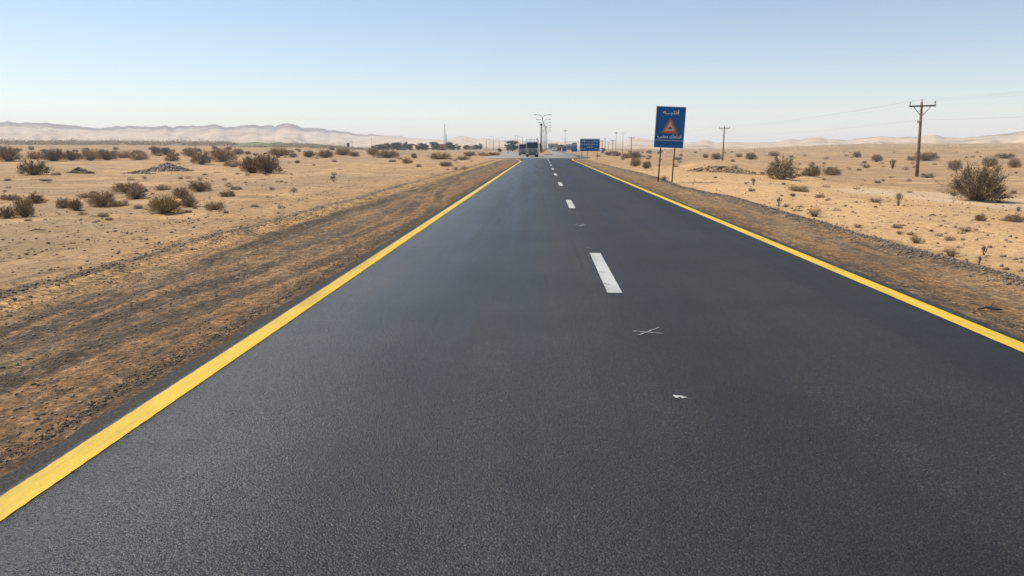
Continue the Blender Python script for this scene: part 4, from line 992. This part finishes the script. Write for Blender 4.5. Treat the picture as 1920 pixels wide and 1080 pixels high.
def mast(px, Y, h, w_, label, plat):
    s = thing('lattice_mast', far(px, Y), label, 'mast'); mb = MB()
    n = int(h / (w_ * 1.6)); cs = [(1, 1), (-1, 1), (-1, -1), (1, -1)]
    wd = lambda z: w_ / 2 * (1 - .75 * z / h)
    for c_ in cs: mb.tube([(c_[0] * wd(0), c_[1] * wd(0), -.3), (c_[0] * wd(h), c_[1] * wd(h), h)], .07, 5)
    for i in range(n):
        z0, z1 = h * i / n, h * (i + 1) / n
        for k in range(4):
            a, b = cs[k], cs[(k + 1) % 4]; mb.tube([(a[0] * wd(z0), a[1] * wd(z0), z0), (b[0] * wd(z1), b[1] * wd(z1), z1)], .035, 4); mb.tube([(a[0] * wd(z1), a[1] * wd(z1), z1), (b[0] * wd(z1), b[1] * wd(z1), z1)], .03, 4)
    part('lattice', mb, M['galv'], s)
    part('antenna', MB().tube([(0, 0, h), (0, 0, h * 1.12)], .05, 6), M['galv'], s)
    if plat:
        for sx in (-1, 1): part('antenna', MB().box((sx * (wd(h) + .35), 0, h - 1.2), (.35, .3, 2.2)), M['sign_white'], s, False, .05)
mast(834.5, 520, 17.4, 1.6, 'tall slender lattice mast rising above the trees and reddish house', False)
mast(1023.8, 560, 17.0, 2.2, 'lattice phone mast with panel antennas behind the median lamp row', True)
mast(837.5, 700, 13, 1.3, 'shorter faint lattice mast right behind the tall slender one', False)
s = thing('camera_pole', (-.25, 226, .14), 'dark pole with a camera box on top beside the nearest median lamp', 'pole')
part('pole', MB().tube([(0, 0, -.2), (0, 0, 8.0)], [.24, .18], 10), M['dark_steel'], s, True); part('camera_box', MB().box((0, -.1, 8.2), (.6, .6, .45)), M['dark_steel'], s, False, .06)
part('control_cabinet', MB().box((0, .35, 1.5), (.7, .4, 1.5)), M['rust_steel'], s, False, .04)
s = thing('marker_post', far(952.5, 230), 'short dark marker post at the edge of the side road', 'post')
part('post', MB().tube([(0, 0, -.2), (0, 0, 1.05)], .09, 8), M['dark_steel'], s); part('reflector', MB().box((0, -.1, .85), (.16, .03, .2)), M['sign_white'], s)

# ------------------------------------------------------------------ trees
def tree_mesh(seed):
    r = np.random.RandomState(seed); tr = MB(); lv = []; lf = []
    tr.tube([(0, 0, -.3), (.03, .02, .8), (.1, -.05, 1.7)], [.17, .13, .08], 7)
    cl = []
    for k in range(9):
        a = r.rand() * 6.28; rad = .5 + .95 * r.rand(); z = 1.5 + 2.4 * r.rand() ** 1.1; q = (rad * math.cos(a), rad * math.sin(a), z)
        tr.tube([(.06, 0, 1.2 + .4 * r.rand()), (q[0] * .5, q[1] * .5, z * .75 + .2), q], [.06, .04, .015], 5); cl.append((np.array(q), .55 + .6 * r.rand()))
    cl.append((np.array([0, 0, 3.4]), .9)); cl.append((np.array([0, 0, 2.2]), 1.1)); cl.append((np.array([.5, .2, 1.1]), .9)); cl.append((np.array([-.6, -.2, 1.0]), .9))
    for q, s in cl:
        for _ in range(150):
            d = r.randn(3); d /= np.linalg.norm(d); p = q + d * s * r.rand() ** .45 * np.array([1, 1, .8])
            if p[2] < .15: continue
            e = r.randn(3); e /= np.linalg.norm(e); g = np.cross(d, e); l = .13 + .16 * r.rand(); n0 = len(lv)
            lv.extend([tuple(p - e * l), tuple(p + g * l * .6), tuple(p + e * l), tuple(p - g * l * .6)]); lf.append((n0, n0 + 1, n0 + 2, n0 + 3))
    return mesh_of('trunk', tr.v, tr.f, M['bark'], True), mesh_of('crown', np.array(lv), np.array(lf), BC['tree'])
TM = [tree_mesh(s) for s in (3, 8, 21, 34)]
def tree(px, Y, wpx, hpx, label, group=None):
    p = far(px, Y); k = p.y / F; i = tree.i; tree.i += 1
    o = thing('tree', p, label, 'tree', group, random.uniform(0, 6.28)); a, b = TM[i % 4]; link('trunk', a, o); link('crown', b, o)
    o.scale = (wpx * k / 2.9, wpx * k / 2.9, hpx * k / 4.2)
tree.i = 0
for q in ((702, 12, 9), (711, 14, 11), (719, 14, 11), (727, 12, 13)):
    tree(q[0], 520, q[1], q[2], 'dark low tree in the outermost far grove, away from the mast', 'low trees of the outermost grove')
tree(737, 520, 13, 15, 'tall dark tree starting the middle far grove'); tree(745, 535, 14, 14, 'dark tree hiding the wall of the pink far house'); tree(761, 530, 10, 15, 'slim dark tree at the far end of the pink house')
tree(770, 515, 13, 12, 'round dark tree just past the pink far house')
for q in ((784, 12, 10), (792, 14, 13), (799, 10, 10)): tree(q[0], 520, q[1], q[2], 'dark tree of the close trio between pink house and reddish house', 'trio of trees between the houses')
tree(813, 515, 13, 15, 'tall dark tree before the reddish house'); tree(819, 525, 9, 13, 'narrow dark tree touching the reddish house'); tree(842, 525, 12, 15, 'dark tree beside the foot of the tall slender mast'); tree(850, 520, 13, 11, 'lower round tree just past the mast')
for q in ((860, 9, 8), (873, 10, 9), (893, 9, 9), (901, 6, 11)): tree(q[0], 560, q[1], q[2], 'small faint tree in the thin line between the mast and the side road', 'faint trees past the mast')
tree(961, 330, 17, 19, 'broad green tree beside the second truck'); tree(937, 300, 9, 7, 'little dark tree standing alone by the side road lamps'); tree(952, 380, 10, 12, 'smaller green tree half behind the broad one')
tree(1014.5, 250, 5, 9, 'bushy brown stump of greenery at the foot of the median lamps'); tree(1131, 430, 7, 7, 'small olive tree past the wide blue sign')
for q in ((1036, 12, 8), (1050, 12, 9), (1066, 9, 9), (1090, 8, 7)): tree(q[0], 640, q[1], q[2], 'small hazy tree around the far grey buildings', 'hazy trees by the far buildings')

# ------------------------------------------------------------------ houses
def house(px, Y, w_, d_, h_, mat, label, wins=2, name='house'):
    s = thing(name, far(px, Y), label, 'house'); part('wall', MB().box((0, 0, h_ / 2 - .2), (w_, d_, h_ + .4)), mat, s)
    pr = MB()
    for sx in (-1, 1): pr.box((sx * (w_ / 2 - .1), 0, h_ + .25), (.24, d_ + .04, .5))
    for sy in (-1, 1): pr.box((0, sy * (d_ / 2 - .1), h_ + .25), (w_ - .44, .24, .48))
    part('parapet', pr, mat, s)
    part('door', MB().box((w_ * .05, -d_ / 2 - .02, 1.05), (1.0, .08, 2.1)), M['rust_steel'], s)
    for k in range(wins):
        x = -w_ * .32 + k * w_ * .62 / max(1, wins - 1) if wins > 1 else -w_ * .28
        f = part('window', MB().box((x, -d_ / 2 - .02, 1.75), (1.0, .06, 1.1)), M['glass'], s); part('sill', MB().box((x, -d_ / 2 - .07, 1.14), (1.2, .16, .08)), M['kerb'], f)
house(829, 545, 5.6, 5, 3.9, M['plaster_red'], 'small reddish house at the foot of the tall slender mast')
house(752, 560, 6.4, 5, 3.6, M['plaster_red'], 'pink flat roofed house among the far dark trees')
house(888, 600, 10, 6, 2.6, M['plaster'], 'low beige building between the mast and the side road')
house(1037, 700, 9, 7, 4.6, M['plaster_grey'], 'grey flat roofed building behind the white vehicle')
house(1052, 660, 7.5, 6, 3.6, M['plaster'], 'beige building behind the maroon vehicle')
house(1070, 760, 9, 7, 5.2, M['plaster_grey'], 'grey building between the two small blue signs')
house(1097, 780, 8, 7, 4.5, M['plaster'], 'hazy beige building far behind the wide blue sign')

# ------------------------------------------------------------------ trucks and cars
def truck(loc, k, label, rack):
    s = thing('truck', loc, label, 'truck', 'oncoming trucks at the junction', R(2)); s.scale = (k, k, k)
    cab = part('cab', MB().prism([(0, .62), (-.04, 1.65), (.20, 2.72), (.5, 3.0), (1.9, 3.05), (1.95, .62)], -1.2, 1.2), M['truck_white'], s, False, .07)
    part('windscreen', MB().add([(-1.06, -.068, 1.72), (1.06, -.068, 1.72), (.98, .155, 2.68), (-.98, .155, 2.68), (-1.06, -.03, 1.72), (1.06, -.03, 1.72), (.98, .195, 2.68), (-.98, .195, 2.68)], [(0, 1, 2, 3), (7, 6, 5, 4), (0, 4, 5, 1), (1, 5, 6, 2), (2, 6, 7, 3), (3, 7, 4, 0)]), M['glass'], s, False)
    part('sun_visor', MB().box((0, .05, 2.82), (2.1, .30, .10), Matrix.Rotation(-.5, 3, 'X')), M['truck_white'], s, False, .02)
    g = MB().box((0, -.045, 1.18), (1.45, .06, .62))
    part('grille', g, M['grille'], s, False, .015)
    sl = MB()
    for i in range(5): sl.box((0, -.085, .95 + i * .115), (1.4, .03, .035))
    part('grille_bar', sl, M['truck_white'], s)
    part('emblem', MB().tube([(0, -.075, 1.25), (0, -.115, 1.25)], .11, 14), M['alu'], s)
    b = part('bumper', MB().box((0, .02, .62), (2.42, .36, .42)), M['grille'], s, False, .05)
    part('skirt', MB().box((0, .15, .36), (1.5, .3, .14)), M['black'], s)
    for sx in (-1, 1):
        part('headlight', MB().box((sx * .95, -.175, .66), (.40, .06, .22)), M['lamp'], s, False, .02)
        m = part('mirror', MB().tube([(sx * 1.18, .05, 2.55), (sx * 1.42, -.05, 2.55)], .02, 6).tube([(sx * 1.18, .05, 1.85), (sx * 1.42, -.05, 1.85)], .02, 6), M['black'], s)
        part('mirror_glass', MB().box((sx * 1.46, -.05, 2.2), (.20, .12, .78)), M['black'], m, False, .04)
        d = part('door', MB().box((sx * 1.205, .95, 1.6), (.03, 1.1, 1.7)), M['truck_white'], s); part('window', MB().box((sx * 1.222, .95, 2.2), (.012, .9, .7)), M['glass'], d)
        for yq in (.75, 4.6, 5.9):
            w_ = part('wheel', MB().disc((sx * (1.02 if yq < 1 else .92), yq, .5), .5, .32 if yq < 1 else .55, 22), M['rubber'], s, False, .04); part('rim', MB().disc((sx * 1.19, yq, .5), .27, .04, 16), M['alu'], w_)
    part('chassis', MB().box((-.42, 4.0, .78), (.16, 5.6, .28)).box((.42, 4.0, .78), (.16, 5.6, .28)), M['black'], s)
    body = part('cargo_bed', MB().box((0, 4.6, 1.12), (2.4, 4.9, .22)), M['grille'], s, False, .02)
    rk = MB()
    zt = 3.35 if rack else 2.9
    for sx in (-1, 1):
        rk.tube([(sx * 1.22, 2.1, 1.2), (sx * 1.22, 2.1, zt - .12), (sx * 1.12, 2.1, zt)], .04, 6); rk.tube([(sx * .45, 2.1, 1.2), (sx * .45, 2.1, zt)], .03, 6)
    rk.tube([(-1.12, 2.1, zt), (1.12, 2.1, zt)], .04, 6)
    for zz in (1.6, 2.1, 2.6): rk.tube([(-1.2, 2.1, zz), (1.2, 2.1, zz)], .025, 6)
    part('headboard', rk, M['dark_steel'], s)
    sb = MB()
    for sx in (-1, 1): sb.box((sx * 1.18, 4.6, 1.55), (.06, 4.85, .62))
    sb.box((0, 7.02, 1.55), (2.28, .06, .62)); part('side_board', sb, M['truck_white'], s)
    part('exhaust_stack', MB().tube([(1.0, 2.02, .8), (1.0, 2.02, 3.55), (1.05, 2.02, 3.75)], .075, 8), M['galv'], s)
    part('antenna', MB().tube([(-.25, .9, 3.04), (-.25, .9, 3.7)], .015, 5), M['black'], s)
pt = far(998.3, 144); pt.z = 0; truck(pt, .95, 'white truck facing the camera with a rack behind its cab, nearer of two', True)
pt = far(981.5, 171); pt.z = 0; truck(pt, .86, 'second white truck, lower and half hidden behind the nearer one', False)
def car(loc, body, label, tall):
    s = thing('car', loc, label, 'car', 'vehicles far along the carriageway')
    h = 1.05 if not tall else 1.2
    part('body', MB().prism([(0, .35), (-.02, .75), (.05, h), (4.2, h - .15), (4.35, .7), (4.3, .35)], -.9, .9), body, s, False, .09)
    part('cabin', MB().prism([(.25, h - .02), (.7, h + .55), (2.5, h + .58), (3.2, h - .06)], -.78, .78), body, s, False, .06)
    part('rear_window', MB().add([(-.66, .33, h + .1), (.66, .33, h + .1), (.6, .63, h + .47), (-.6, .63, h + .47)], [(0, 1, 2, 3)]), M['glass'], s)
    for sx in (-1, 1):
        part('side_window', MB().add([(sx * .785, .75, h + .08), (sx * .785, 2.7, h + .08), (sx * .785, 2.35, h + .47), (sx * .785, .95, h + .47)], [(0, 1, 2, 3)]), M['glass'], s)
        part('tail_light', MB().box((sx * .72, -.03, .85), (.25, .07, .18)), M['red_lens'], s)
        for yq in (.85, 3.4): 
            w_ = part('wheel', MB().disc((sx * .82, yq, .33), .33, .2, 18), M['rubber'], s); part('rim', MB().disc((sx * .925, yq, .33), .19, .02, 12), M['alu'], w_)
    part('bumper', MB().box((0, -.05, .48), (1.7, .12, .2)), M['black'], s, False, .03)
pt = far(1039.5, 330); pt.z = 0; car(pt, M['car_white'], 'low white car far along the carriageway beside a maroon one', False)
pt = far(1048.5, 322); pt.z = 0; car(pt, M['maroon'], 'maroon car far along the carriageway near the farthest small blue sign', True)
